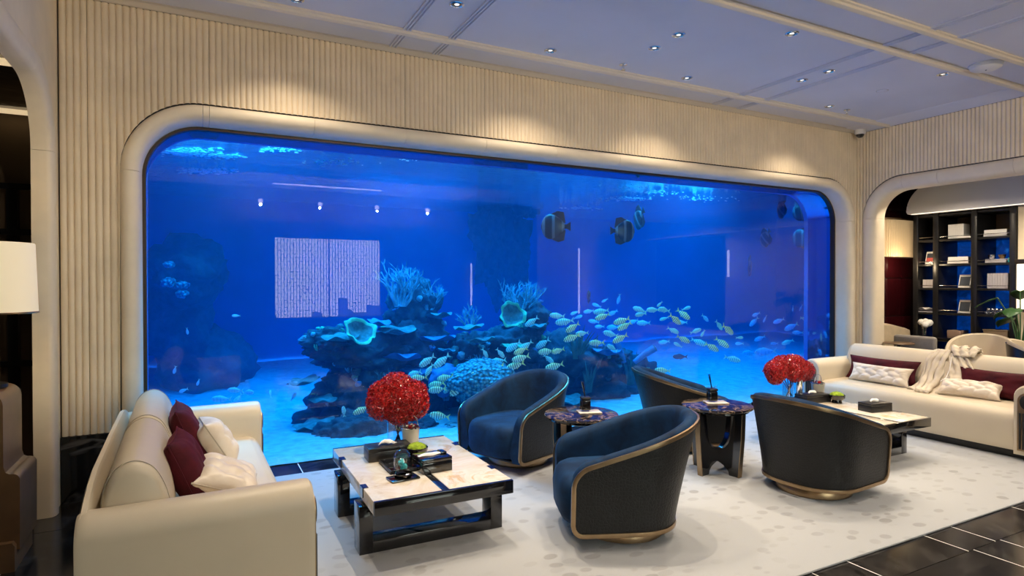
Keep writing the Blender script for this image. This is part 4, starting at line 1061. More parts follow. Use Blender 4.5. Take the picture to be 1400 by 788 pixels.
def book_pt(px, py): return atx(px, py, SX0+.16)
BK = {}
M['book_white'] = P('white_book_cover', (.74, .73, .72), .55)
M['book_grey'] = P('grey_book_cover', (.45, .43, .46), .55)
M['book_brown'] = P('brown_book_cover', (.30, .20, .15), .55)
M['red_print'] = P('red_print', (.45, .08, .07), .5)
M['dark_print'] = P('dark_print', (.04, .05, .07), .3)
def flat_book(x, y, z, wy, wx, t, label, rz=0, mat='book_white'):
    o = empty('book', (x, y, z), R(rz)); tag(o, label, 'book', 'books on the library shelves')
    boxes('cover', [((-wx/2, -wy/2, 0), (wx/2, wy/2, .004)), ((-wx/2, -wy/2, t-.004), (wx/2, wy/2, t)), ((-wx/2, -wy/2, .004), (-wx/2+.004, wy/2, t-.004))], M[mat], o)
    box('pages', (-wx/2+.004, -wy/2+.004, .004), (wx/2-.006, wy/2-.004, t-.004), M['white'], o); return o
def stand_book(x, y, z, t, h, d, label, mat='book_white'):
    o = empty('book', (x, y, z)); tag(o, label, 'book', 'books on the library shelves')
    boxes('cover', [((-d/2, -t/2, 0), (d/2, -t/2+.003, h)), ((-d/2, t/2-.003, 0), (d/2, t/2, h)), ((-d/2, -t/2+.003, 0), (-d/2+.003, t/2-.003, h))], M[mat], o)
    box('pages', (-d/2+.003, -t/2+.003, .003), (d/2-.004, t/2-.003, h-.003), M['white'], o); return o
ORD = ['first', 'second', 'third', 'fourth', 'fifth', 'sixth', 'seventh', 'eighth', 'ninth', 'tenth']
BX = SX0+.15
for k in range(7): stand_book(BX, 4.78-.028*k, lev[1], .026, .20, .16, 'upright white book, %s from the window side on the top shelf' % ORD[k])
flat_book(BX-.06, 4.58, lev[1], .16, .20, .02, 'open-lying white book beside the upright set on the top shelf', 10)
for k in range(2): flat_book(BX, 4.22, lev[1]+.045*k, .26-.01*k, .20, .044, 'white book, %s of a flat pair on the top shelf end bay' % ('lower' if k == 0 else 'upper'), 3*k)
for k in range(2): flat_book(BX, 4.66, lev[2]+.048*k, .26-.015*k, .20, .047, 'white book, %s of a flat pair on the second shelf' % ('lower' if k == 0 else 'upper'), 2*k)
def easel_book(y, z, label, art, w_=.14, h=.20):
    o = empty('display_book', (BX-.05, y, z)); tag(o, label, 'book', 'books displayed face-out')
    m_ = Matrix.Rotation(R(-18), 4, 'Y').inverted()
    bm = bmesh.new(); bm_box(bm, (-.012, -w_/2, 0), (.012, w_/2, h), .002); bm.transform(Matrix.Rotation(R(16), 4, 'Y')); bobj('cover', bm, M['book_white'], o)
    bm = bmesh.new(); bm_box(bm, (-.0135, -w_/2+.012, .03), (-.0125, w_/2-.012, h-.03)); bm.transform(Matrix.Rotation(R(16), 4, 'Y')); bobj('cover_print', bm, M['dark_print'], o)
    if art: bm = bmesh.new(); bm_box(bm, (-.0145, -w_/2+.016, .035), (-.0136, w_/2-.016, h*.5)); bm.transform(Matrix.Rotation(R(16), 4, 'Y')); bobj('cover_art', bm, M['red_print'], o)
    box('ledge', (-.03, -w_/2, 0), (.0, w_/2, .006), M['chrome'], o); return o
easel_book(5.045, lev[2], 'white book with a red printed cover standing face-out in the narrow bay', True, .13, .19)
easel_book(4.60, lev[3], 'white-edged book with a dark cover face-out on the third shelf', False, .15, .19)
easel_book(4.60, lev[4], 'white-edged book with a dark cover face-out on the fourth shelf', False, .15, .19)
for k in range(8): stand_book(BX, 4.30-.030*k, lev[3], .027, .20, .16, 'pale grey book, %s of the upright row in the end bay' % ORD[k], 'book_grey')
for k in range(6): stand_book(BX, 5.12-.025*k, lev[3], .022, .12, .14, 'small dark grey book, %s in the narrow bay row' % ORD[k], 'book_grey')
o = box('gift_box', (BX-.08, 4.10, lev[2]), (BX+.08, 4.34, lev[2]+.05), M['book_grey'], None, .003); tag(o, 'flat grey box under the small metal bowls on the shelf', 'box')
for k, (y, mt, lab) in enumerate(((4.29, 'chrome', 'small silver cup on the grey shelf box'), (4.17, 'bronze', 'small bronze bowl on the grey shelf box'))):
    o = lathe('cup', [(0, 0), (.018, 0), (.036, .025), (.042, .055), (.040, .058), (.034, .03), (0, .01)], M[mt], None, 24, cap=False); o.location = (BX-.02, y, lev[2]+.05); tag(o, lab, 'cup')
o = lathe('cup', [(0, 0), (.02, 0), (.030, .02), (.028, .06), (.024, .058), (.022, .02), (0, .01)], M['turq'], None, 20, cap=False); o.location = (BX-.06, 4.06, lev[2]); tag(o, 'small turquoise cup at the shelf end', 'cup')
for k in range(9):
    bm = bmesh.new(); r0, c0 = divmod(k, 5); bmesh.ops.create_uvsphere(bm, u_segments=12, v_segments=8, radius=.024); o = bobj('pearl_ball', bm, M['chrome'], None); o.location = (BX-.06, 4.33-.049*c0-(.024 if r0 else 0), lev[4]+.024+.042*r0); tag(o, 'silver ball, %s in the %s row on the fourth shelf' % (ORD[c0], 'upper' if r0 else 'lower'), 'ball', 'silver balls on the library shelf')
o = empty('open_magazine', (BX-.04, 5.05, lev[4])); tag(o, 'open white magazine lying in the narrow fourth-shelf bay', 'magazine')
for s in (-1, 1): raw('page', [(-.1+.2*j, s*.10*i/6, .012+.03*math.sin(PI*i/6*.8)+.02) for i in range(7) for j in range(2)], grid_faces(7, 2), M['white'], o, True, 180)
box('cover', (-.1, -.10, 0), (.1, .10, .012), M['book_grey'], o)
o = empty('wood_display_box', (BX-.02, 4.66, lev[5])); tag(o, 'brown display box with a copper lid on the low shelf', 'box')
box('body', (-.1, -.05, 0), (.1, .12, .14), M['book_brown'], o, .003); box('lid', (-.1, -.16, 0), (.1, -.06, .09), M['bronze'], o, .003)
o = empty('wicker_basket', (BX-.02, 4.20, lev[5])); tag(o, 'woven bronze basket on the low shelf behind the plant', 'basket')
box('body', (-.1, -.14, 0), (.1, .14, .17), M['mesh_bronze'], o, .01); box('rim', (-.105, -.145, .165), (.105, .145, .18), M['mesh_bronze'], o, .004)
# white flowers in a small vase
o = empty('white_flowers', (BX-.30, 4.98, .74)); tag(o, 'white hydrangea in a small blue glass on the library table', 'flowers')
rnd = random.Random(9)
for k in range(7):
    bm = bmesh.new(); bmesh.ops.create_icosphere(bm, subdivisions=2, radius=.045, matrix=Matrix.Translation((rnd.uniform(-.05, .05), rnd.uniform(-.05, .05), .17+rnd.uniform(-.03, .04))))
    for v in bm.verts: v.co += v.normal*.008*noise.noise(v.co*60)
    bobj('bloom', bm, M['white'], o)
lathe('glass', [(0, 0), (.026, 0), (.03, .11), (.027, .11), (.023, .01), (0, .01)], M['clear'], o, 20, cap=False); tube('stem', [(0, 0, .02), (0, 0, .15)], .006, M['leaf'], o, 6)
dk = empty('library_table', (8.95, 4.25, 0)); tag(dk, 'black library table behind the jacket', 'table')
box('top', (-.15, -.28, .70), (.32, .80, .74), M['black'], dk, .004)
for sx in (-.1, .27):
    for sy in (-.22, .73): box('leg', (sx-.025, sy-.025, 0), (sx+.025, sy+.025, .70), M['blackmatte'], dk, .003)
def lib_chair(x, y, rz, label, mat, curved):
    o = empty('library_chair', (x, y, 0), R(rz)); tag(o, label, 'chair', 'library chairs')
    if curved:
        V = []; n = 28
        for i in range(n+1):
            a = R(-115+230*i/n); k = 1-abs(i/n*2-1)**2.2; zt = .62+.24*k
            for r0, z in ((.30, .40), (.335, zt-.02), (.325, zt), (.295, zt-.015), (.265, .42)): V.append((r0*math.sin(a), r0*math.cos(a), z))
        raw('backrest', V, grid_faces(n+1, 5), mat, o, True, 50)
        V = V[:]; raw('outer_shell', [(x_*1.03, y_*1.03, z_*.98) for x_, y_, z_ in [V[i*5+j] for i in range(n+1) for j in (0, 1)]], grid_faces(n+1, 2), M['blackmatte'], o, True, 50)
        lathe('seat', [(0, .36), (.27, .36), (.29, .40), (.27, .46), (0, .47)], mat, o, 28, cap=False)
    else:
        box('backrest', (-.26, .20, .50), (.26, .28, .80), mat, o, .035, 4); box('seat', (-.27, -.28, .40), (.27, .26, .48), mat, o, .03, 3)
    for sx in (-.2, .2):
        for sy in (-.2, .2): tube('leg', [(sx*.8, sy*.8, .42), (sx, sy, 0)], [.02, .012], M['blackmatte'], o, 8)
    return o
lib_chair(8.48, 4.60, 90, 'taupe straight-backed library chair nearest the burgundy panels', M['greyfab'], False)
lib_chair(8.30, 3.90, -75, 'cream curved library chair just behind the jacket', M['cream'], True)
lib_chair(8.12, 3.18, 15, 'cream curved library chair near the potted plant', M['cream'], True)
# plant
pt = empty('potted_plant', (8.75, 3.68, 0)); tag(pt, 'broad-leaved green plant in a black pot at the library table', 'plant')
lathe('pot', [(0, 0), (.12, 0), (.16, .35), (.165, .70), (.15, .70), (.14, .6), (0, .6)], M['black'], pt, 28, cap=False)
rnd = random.Random(4)
for k in range(9):
    a = rnd.uniform(0, 6.28); rr = rnd.uniform(.10, .28); hz = rnd.uniform(.95, 1.42); tip = Vector((rr*math.cos(a), rr*math.sin(a), hz))
    stm = tube('stem', [(0, 0, .6), (tip.x*.4, tip.y*.4, .6+(hz-.6)*.65), tip], .007, M['leaf'], pt, 6)
    V = []; d = Vector((math.cos(a), math.sin(a), -.35)).normalized(); sd_ = Vector((-math.sin(a), math.cos(a), 0)); L_ = rnd.uniform(.17, .25)
    for i in range(9):
        t = i/8; w_ = .095*math.sin(PI*min(1, t*.92+.08))**.8
        for j in (-1, 0, 1): V.append(tip + d*L_*t + sd_*w_*j + Vector((0, 0, -.05*t*t+(.015 if j else 0))))
    lf = raw('leaf', V, grid_faces(9, 3), M['leaf'], pt, True, 180); lf.modifiers.new('thickness', 'SOLIDIFY').thickness = .003
# library lamps
for x, y, k in ((8.25, 4.5, .6), (8.3, 3.2, .8), (8.3, 1.6, .8)):
    l = bpy.data.lights.new('library_downlight', 'SPOT'); l.energy = 150*k; l.color = WARM; l.spot_size = R(140); l.spot_blend = .6; l.shadow_soft_size = .05
    d = empty('downlight', (x, y, 2.95)); tag(d, {4.5: 'small downlight in the dark library ceiling by the bookshelf', 3.2: 'small downlight in the dark library ceiling over the plant', 1.6: 'small downlight far along the dark library ceiling'}[y], 'downlight', 'library downlights')
    lathe('trim_ring', [(.045, 0), (.045, -.006), (.036, -.006), (.034, -.002)], M['chrome'], d, 20, cap=False); lathe('lens', [(0, -.003), (.034, -.003)], M['glow'], d, 16, cap=False)
    lo = bpy.data.objects.new('library_downlight', l); link(lo, d); lo.location = (0, 0, -.02)

# ================================================================= lamp room beyond the other opening
struct(box('wall_lamp_room', (-4.0, 6.6, 0), (-.9, 6.7, 3.1), M['mesh_bronze']), 'dark bronze wall of the lamp room')
for nm, lo_, hi_ in (('wall_lamp_room_left', (-4.1, .2, 0), (-4.0, 6.7, 3.1)), ('wall_lamp_room_front', (-4.1, .1, 0), (XL-.1, .2, 3.1)), ('wall_lamp_room_right', (-.95, 5.31, 0), (-.905, 6.7, 3.1))):
    struct(box(nm, lo_, hi_, M['dark']), 'dark %s wall of the lamp room' % nm.split('_')[-1])
struct(box('ceiling_lamp_room', (-4.1, .1, 2.95), (-.955, 6.7, 3.05), M['darkceil']), 'dark reflective ceiling of the lamp room')
# dark lattice screen across the bronze wall
ls = empty('lattice_screen', (0, 0, 0)); tag(ls, 'dark lattice frame on the bronze wall behind the lamp', 'screen')
for k in range(5): box('post', (-1.95+.27*k, 6.42, 0), (-1.88+.27*k, 6.5, 2.3), M['blackmatte'], ls)
for k, z in enumerate((.8, 1.35, 1.9, 2.28)): box('rail', (-2.4, 6.40, z), (-.95, 6.43, z+.05), M['blackmatte'], ls)
# two glowing bars in place of warm reflections on the ceiling
for k, (x, y) in enumerate(tuple(atz(px_, py_, 2.94)[:2]) for px_, py_ in ((6, 84), (16, 152))):
    o = box('ceiling_glow_bar', (x-.18, y-.05, 2.925), (x+.20, y+.05, 2.948), M['dim_reflection'], None, .004); tag(o, ['glowing bar for a warm ceiling reflection above the lamp shade', 'second glowing bar for a warm ceiling reflection deeper in the lamp room'][k], 'ceiling light', 'lamp room ceiling reflections')
cb = empty('stepped_console', (0, 0, 0)); tag(cb, 'brown stepped console with rounded shoulders at the opening edge', 'console')
def rstep(pts, r):   # rounded convex corners
    out = []
    for (x, z, rd) in pts:
        out.append((x, z)) if not rd else None
        if rd:
            for i in range(7): t = R(90*i/6); out.append((x-rd+rd*math.cos(R(90)-t), z-rd+rd*math.sin(R(90)-t)))
    return out
XE = -.835
pl = [(-1.75, .10), (-1.75, .93)] + rstep([(XE-.07, .93, .07)], .05) + [(XE-.07, .54), (XE-.062, .51), (XE-.045, .50)] + rstep([(XE-.002, .50, .035)], .05) + [(XE-.005, .10)]
prism('body', pl, 'y', 4.02, 4.40, M['wood'], cb)
prism('plinth', [(-1.75, 0), (-1.75, .15), (XE-.03, .15), (XE-.018, .13), (XE-.018, 0)], 'y', 3.98, 4.36, M['wood'], cb)
# table lamp
tl = empty('table_lamp', (-1.005, 4.24, .93)); tag(tl, 'glowing cream drum table lamp on the brown stepped console', 'lamp')
lathe('base', [(0, 0), (.075, 0), (.075, .02), (.04, .03), (.04, .035)], M['blackmatte'], tl, 24, cap=False)
box('stem', (-.035, -.035, .03), (.035, .035, .40), M['wood'], tl, .012, 3)
lathe('shade', [(.205, .405), (.21, .41), (.198, .785), (.193, .79)], M['shade'], tl, 48, cap=False); lathe('shade_trim', [(.211, .403), (.214, .408), (.211, .413)], M['bronze'], tl, 48, cap=False)
l = bpy.data.lights.new('lamp_bulb', 'POINT'); l.energy = 4; l.color = (1, .78, .5); l.shadow_soft_size = .05; lo = bpy.data.objects.new('lamp_bulb', l); link(lo, tl); lo.location = (0, 0, .6)
# lit tubes on the walls near the camera, mirrored in the pane
def tube_lamp(x, y, z0, z1, label):
    o = empty('tube_lamp', (x, y, 0)); tag(o, label, 'wall lamp', 'tube lamps mirrored in the glass')
    lathe('tube', [(0, z0), (.022, z0), (.022, z1), (0, z1)], M['lamp_tube'], o, 16, cap=False); lathe('cap', [(.026, z1), (.026, z1+.03), (0, z1+.03)], M['bronze'], o, 16); lathe('cap', [(.026, z0-.03), (.026, z0), (0, z0)], M['bronze'], o, 16)
tube_lamp(7.55, -.80, .80, 2.25, 'tall white tube lamp on the side wall, mirrored above the striped fish')
tube_lamp(5.85, -2.9, .95, 1.95, 'tube lamp on the window wall, mirrored above the branching coral')
tube_lamp(9.2, 1.95, 1.60, 2.12, 'short tube lamp in the library, mirrored near the batfish')

#==LIFE==
# ================================================================= aquarium life
def ppm(Pt): return depth(Pt)/FPX          # metres per photo pixel at a point
def make_rock(px, py, Y, wp, hp, label, seed, sub=4, dy=None, amp=.30, mat='rock', name='reef_rock', ledge=.0):
    c = aty(px, py, Y); k = ppm(c); a, h = wp*k/2, hp*k/2; d = dy if dy else a*.8
    bm = bmesh.new(); bmesh.ops.create_icosphere(bm, subdivisions=sub, radius=1.0)
    for v in bm.verts:
        q = v.co.copy(); f = 1+amp*noise.noise(q*1.7+Vector((seed*3.1, seed, 0)))+amp*.55*noise.noise(q*4.3+Vector((seed, 0, 5)))+amp*.32*noise.noise(q*9+Vector((0, seed, 5)))+amp*.16*noise.noise(q*21+Vector((3, seed, 0)))
        if ledge: f += ledge*math.sin(q.z*9+seed+2*noise.noise(q*2))*(1-q.z*q.z)
        v.co = Vector((q.x*a*f, q.y*d*f, q.z*h*f))
    o = bobj(name, bm, M[mat], None, True, 180); o.location = c; tag(o, label, 'rock' if mat == 'rock' else 'coral'); return o
def make_plate(px, py, Y, wp, label, mat='plate', tilt=6, seed=0, thick=.10, cup=.0, cat='coral', name='plate_coral'):
    c = aty(px, py, Y); a = wp*ppm(c)/2; V = []; nr, na = 7, 40
    for s in (1, -1):
        for i in range(nr):
            r = i/(nr-1)
            for j in range(na):
                t = 2*PI*j/na; e = 1+.16*noise.noise((math.cos(t)*2+seed, math.sin(t)*2, seed))+.05*math.sin(t*9+seed)
                z = s*a*thick*.5*(1-r**3)+a*(.10*math.sin(t*5+seed)*r*r)+a*cup*r*r
                if s < 0: z -= a*.25*(1-r)
                V.append((a*r*e*math.cos(t), a*.75*r*e*math.sin(t), z))
    n = nr*na; F = grid_faces(nr, na, False, True) + [tuple(n+q for q in f[::-1]) for f in grid_faces(nr, na, False, True)]
    bm = bmesh.new(); vs = [bm.verts.new(v) for v in V]
    for f in F:
        try: bm.faces.new([vs[q] for q in f])
        except ValueError: pass
    bmesh.ops.remove_doubles(bm, verts=bm.verts, dist=a*.004)
    o = bobj(name, bm, M[mat], None, True, 60); o.location = c; o.rotation_euler = (R(tilt), R(seed*7 % 14-7), seed); tag(o, label, cat); return o
def make_branches(px, py, Y, wp, hp, label, seed, n0=9, mat='branch', name='branching_coral', levels=4, thick=.034):
    c = aty(px, py+hp/2, Y); k = ppm(c); hw, H = wp*k/2, hp*k; rnd = random.Random(seed); bm = bmesh.new(); root = None
    o = empty(name, c); tag(o, label, 'coral')
    def grow(bm, p, d, L, r, lv):
        q = p + d*L; mid = p.lerp(q, .5)+Vector((rnd.uniform(-1, 1), rnd.uniform(-1, 1), rnd.uniform(-.3, .6)))*L*.12
        bm_tube(bm, [p, mid, q], [r, r*.85, r*(.62 if lv else .35)], 5)
        if lv:
            for _ in range(rnd.choice((2, 3, 3))):
                dd = (d + Vector((rnd.uniform(-1, 1), rnd.uniform(-1, 1), rnd.uniform(-.15, .7)))*.75).normalized(); grow(bm, q if rnd.random() < .6 else mid, dd, L*rnd.uniform(.55, .8), r*.62, lv-1)
    for i in range(n0):
        bm = bmesh.new(); t = (i+.5)/n0*2-1; d = Vector((t*hw/H*1.1, rnd.uniform(-.45, .45), 1-.25*abs(t))).normalized()
        grow(bm, Vector((t*hw*.22, rnd.uniform(-.1, .1)*hw, 0)), d, H*.36*rnd.uniform(.75, 1.1), H*thick, levels-1); bobj('branch', bm, M[mat], o, True, 80)
    return o
def make_weed(px, py, Y, wp, hp, label, seed, n=12, mat='weed', cat='sea plant', name='sea_plant', wide=.05):
    c = aty(px, py+hp/2, Y); k = ppm(c); hw, H = wp*k/2, hp*k; rnd = random.Random(seed); o = empty(name, c); tag(o, label, cat)
    for i in range(n):
        t = (i+.5)/n*2-1; tip = Vector((t*hw, rnd.uniform(-.5, .5)*hw, H*rnd.uniform(.65, 1.05))); w_ = H*wide; V = []
        for q in range(7):
            u = q/6; p = Vector((tip.x*u**1.5+t*hw*.2*(1-u), tip.y*u**1.5, tip.z*u)); ww = w_*(1-u**2)+.002
            V += [p+Vector((-ww, 0, 0)), p+Vector((0, -ww*.4, 0)), p+Vector((ww, 0, 0))]
        raw('frond', V, grid_faces(7, 3), M[mat], o, True, 180)
    return o
def make_tubesponge(px, py, Y, lp, wp, ang, label):
    c = aty(px, py, Y); k = ppm(c); L_, r = lp*k, wp*k/2; d = (RT*math.cos(R(ang))+UP*math.sin(R(ang))).normalized(); o = empty('tube_sponge', c); tag(o, label, 'sponge')
    tube('body', [Vector((0, 0, 0))-d*L_*.5, d*0+Vector((0, 0, .01)), d*L_*.5], [r*.8, r, r*1.1], M['tubeblue'], o, 14); tube('mouth', [d*L_*.49, d*L_*.53], [r*1.15, r*1.05], M['plate'], o, 14)
# -- first reef (behind the onyx table)
RK = [(468, 600, 6.9, 130, 110, 'broad dark base rock of the reef behind the red bouquet', 1), (500, 540, 7.0, 120, 90, 'dark reef rock above the base, behind the red bouquet', 2), (505, 488, 7.1, 130, 66, 'dark overhanging rock under the green cup sponge', 3),
      (562, 478, 7.2, 110, 80, 'dark ledge rock between the bouquet and the tall branching coral', 4), (566, 425, 7.3, 74, 80, 'upright dark rock below the tall branching coral', 5), (452, 470, 6.9, 74, 40, 'small dark rock at the edge of the first reef top', 6),
      (570, 560, 7.2, 120, 120, 'dark rock wall behind the striped fish and bouquet', 7), (430, 625, 6.6, 60, 40, 'low dark rock on the sand beside the coffee table', 8),
      (640, 492, 6.8, 66, 70, 'dark round rock under the small branching coral', 9), (690, 478, 6.9, 100, 70, 'dark middle reef rock below the green ring coral', 10), (716, 440, 6.9, 66, 60, 'dark rock crown behind the green ring coral', 11), (690, 530, 6.9, 130, 80, 'dark lower rock behind the blue armchair', 12),
      (770, 500, 7.0, 110, 90, 'dark rock under the shoal beside the round table', 13), (812, 530, 7.0, 130, 100, 'broad dark rock behind the diffuser on the back table', 14), (858, 530, 7.1, 80, 80, 'dark rock leaning behind the half-hidden armchair', 15), (735, 545, 7.1, 110, 90, 'dark rock right behind the blue armchair back', 16),
      (832, 486, 6.8, 60, 22, 'low blue-lit slab of rock under the shoal', 17)]
for px, py, Y, wp, hp, lab, sd in RK: make_rock(px, py, Y, wp, hp, lab, sd, 5, None, .34, 'rock', 'reef_rock', .07)
make_rock(482, 604, 6.15, 120, 70, 'dark foot rock of the reef right behind the coffee table edge', 18, 5, .25, .34); make_rock(562, 596, 6.2, 84, 56, 'dark foot rock between the vase and the blue armchair', 19, 5, .25, .34)
make_rock(255, 372, 9.2, 100, 90, 'hazy far rock head at the sofa end of the tank', 21, 4, .8); make_rock(240, 430, 9.4, 90, 150, 'hazy far rock pillar at the sofa end of the tank', 22, 4, .6); make_rock(285, 500, 9.8, 120, 100, 'hazy far low rock above the sofa arm', 23, 4, .8)
make_rock(684, 335, 10.6, 66, 130, 'hazy dark rock column far behind the middle coral', 24, 5, .5, .5); make_rock(690, 255, 10.7, 80, 100, 'hazy dark rock mass near the water surface', 29, 5, .5, .5)
make_rock(1075, 500, 10.2, 150, 40, 'hazy far sand mound behind the broad bouquet', 26, 4, 1.0); make_rock(960, 505, 9.0, 120, 26, 'hazy low rock on the bright far sand', 27, 4, .7)
PLT = [(430, 579, 6.5, 54, 'plate', 'greenish plate coral jutting over the sand beside the coffee table'), (402, 616, 6.4, 40, 'plate', 'lowest plate coral resting on the sand near the sofa seat'), (418, 598, 6.45, 44, 'plate', 'middle plate coral between the two sand-side plates'), (415, 520, 6.8, 50, 'plate', 'thin plate coral at the reef edge above the sand'), (440, 545, 6.7, 46, 'plate', 'dark thin plate coral below the reef edge'),
       (470, 459, 6.6, 58, 'plate', 'pale-rimmed plate coral in front of the mirrored skyline'), (548, 486, 6.8, 70, 'tubeblue', 'blue plate coral ledge left of the gap in the reef'), (592, 462, 6.9, 60, 'tubeblue', 'blue plate coral ledge high on the first reef'), (600, 430, 7.0, 46, 'plate', 'green plate shelf beside the tall branching coral'), (575, 505, 6.8, 70, 'tubeblue', 'long blue plate coral above the striped fish'), (545, 450, 6.8, 60, 'plate', 'dim plate coral under the tall branching coral'), (520, 440, 6.8, 44, 'tubeblue', 'bright blue plate coral next to the green cup sponge'),
       (658, 464, 6.45, 40, 'plate', 'pale plate coral on the round rock'), (735, 445, 6.5, 34, 'plate', 'small pale plate coral beside the green ring coral'), (640, 447, 6.5, 40, 'plate', 'plate coral below the small branching coral'), (700, 472, 6.5, 40, 'green', 'green crusting coral under the ring coral'), (610, 478, 6.7, 30, 'anem', 'small pale blue plate in the gap between the reefs'),
       (830, 480, 6.5, 46, 'tubeblue', 'blue plate coral under the shoal near the sponge'), (775, 545, 6.4, 60, 'plate', 'dim plate coral low beside the blue armchair')]
for i, (px, py, Y, wp, mt, lab) in enumerate(PLT): make_plate(px, py, Y, wp, lab, mt, 4, i*1.3)
def make_cup(px, py, Y, wp, label, name, cat, yaw, tilt, seed):
    # open-mouthed ruffled cup: outer wall, rolled lip, hollow inside
    c = aty(px, py, Y); a = wp*ppm(c)/2; o = empty(name, c); o.rotation_euler = (R(tilt), 0, R(yaw)); tag(o, label, cat)
    sec = [(.30, -.75), (.62, -.45), (.86, -.10), (1.0, .14), (1.02, .22), (.94, .24), (.80, .10), (.62, -.12), (.40, -.34), (.0, -.42)]; na = 44; V = []
    for r, z in sec:
        for j in range(na):
            t = 2*PI*j/na; e = 1+.10*math.sin(3*t+seed)*r+.06*math.sin(8*t)*r*r; V.append((a*r*e*math.cos(t), a*r*e*math.sin(t), a*(z*.8+.10*math.sin(5*t+seed)*r*r)))
    raw('lip', V[3*na:7*na], grid_faces(4, na, False, True), M['green'], o, True, 70); raw('outer_wall', V[:4*na], grid_faces(4, na, False, True), M['green'], o, True, 70)
    raw('hollow', V[6*na:], grid_faces(4, na, False, True), M['plate'], o, True, 70)
make_cup(492, 454, 6.45, 44, 'green cup-shaped sponge below the mirrored skyline', 'cup_sponge', 'sponge', 15, 48, 1.0)
make_cup(700, 431, 6.42, 36, 'bright green ring-shaped cup coral in the middle reef', 'cup_coral', 'coral', -10, 68, 2.2)
make_branches(548, 382, 7.0, 62, 74, 'tall branching coral next to the mirrored screen', 11, 9); make_branches(586, 398, 7.1, 60, 52, 'low bushy branching coral on the first reef top', 12, 8)
make_branches(710, 398, 6.8, 92, 56, 'wide fan of branching coral crowning the middle reef', 13, 11); make_branches(642, 430, 6.7, 52, 42, 'small branching coral left of the green ring coral', 14, 6)
make_branches(655, 490, 6.35, 30, 30, 'sparse pale branching coral above the blue armchair', 15, 5); make_branches(610, 355+180, 6.6, 30, 26, 'tiny branching coral behind the striped fish', 16, 5); make_branches(530, 515, 6.5, 34, 34, 'thin twig coral just above the red bouquet', 17, 5, 'plate')
make_weed(790, 468, 6.5, 60, 46, 'dark leafy sea plant under the shoal near the round table', 1, 14); make_weed(815, 480, 6.6, 50, 44, 'second dark leafy sea plant beside the blue slab', 2, 12); make_weed(862, 505, 6.6, 40, 50, 'green sea plant before the half-hidden armchair', 3, 10); make_weed(805, 515, 6.3, 30, 44, 'dark blue sea plant just above the diffuser', 4, 8)
make_tubesponge(881, 486, 6.5, 34, 9, 35, 'blue tube sponge slanting up behind the half-hidden armchair'); make_tubesponge(848, 482, 6.6, 30, 9, 110, 'upright blue tube sponge beside the slanting one')
make_rock(660, 523, 6.15, 96, 60, 'mound of pale turquoise bubble coral above the blue armchair', 31, 5, None, .16, 'anem', 'bubble_coral'); make_rock(618, 600, 6.0, 70, 40, 'pale turquoise bubble coral low between bouquet and armchair', 32, 5, None, .16, 'anem', 'bubble_coral')
make_rock(555, 543, 6.3, 26, 24, 'round pale blue coral head beside the red bouquet', 33, 4, None, .25, 'anem', 'bubble_coral'); make_rock(610, 520, 6.5, 46, 40, 'blue coral head behind the striped fish', 34, 4, None, .25, 'tubeblue', 'bubble_coral')
for k, (px, py, s) in enumerate(((230, 386, 18), (250, 390, 15), (249, 402, 16), (231, 362, 13))): make_rock(px, py, 8.2, s, s*.7, 'pale glowing coral rosette, %s in the far cluster above the sofa' % ORD[k], 40+k, 3, None, .5, 'anem', 'coral_rosette')

# -- white bubble clusters added in place of glints on the water
def glint(name, spots, label, seed):
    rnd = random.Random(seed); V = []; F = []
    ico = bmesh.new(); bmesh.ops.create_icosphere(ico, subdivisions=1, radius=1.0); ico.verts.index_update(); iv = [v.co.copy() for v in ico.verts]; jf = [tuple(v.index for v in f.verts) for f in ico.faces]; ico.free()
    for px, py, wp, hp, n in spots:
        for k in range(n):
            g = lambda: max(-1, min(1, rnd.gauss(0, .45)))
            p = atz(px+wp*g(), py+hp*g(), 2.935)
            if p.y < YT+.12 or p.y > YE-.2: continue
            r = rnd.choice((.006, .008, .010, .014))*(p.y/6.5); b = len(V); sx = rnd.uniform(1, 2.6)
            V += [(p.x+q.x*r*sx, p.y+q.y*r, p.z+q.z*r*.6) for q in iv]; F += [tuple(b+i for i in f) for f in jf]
    o = raw(name, V, F, M['glint'], None, True, 180); tag(o, label, 'glint', None, 'stuff')
M['glint'] = P('glint_bubbles', (.75, .95, 1.0), .25)  # pale bubbles that imitate glints under the surface
glint('surface_glints', [(262, 208, 40, 6, 150), (285, 234, 40, 4, 170), (305, 214, 30, 4, 60), (380, 205, 30, 4, 40)], 'bubble clusters standing in for surface glints at the sofa end', 1)
glint('surface_glints', [(855, 272, 34, 3, 110), (795, 285, 28, 2, 60), (905, 264, 40, 4, 50), (960, 272, 50, 5, 50), (870, 256, 50, 4, 20)], 'bubble clusters standing in for surface glints above the batfish', 2)
glint('surface_glints', [(560, 207, 22, 4, 60), (570, 216, 30, 4, 60), (460, 222, 60, 6, 40)], 'bubble clusters standing in for surface glints over the mirrored strip light', 3)
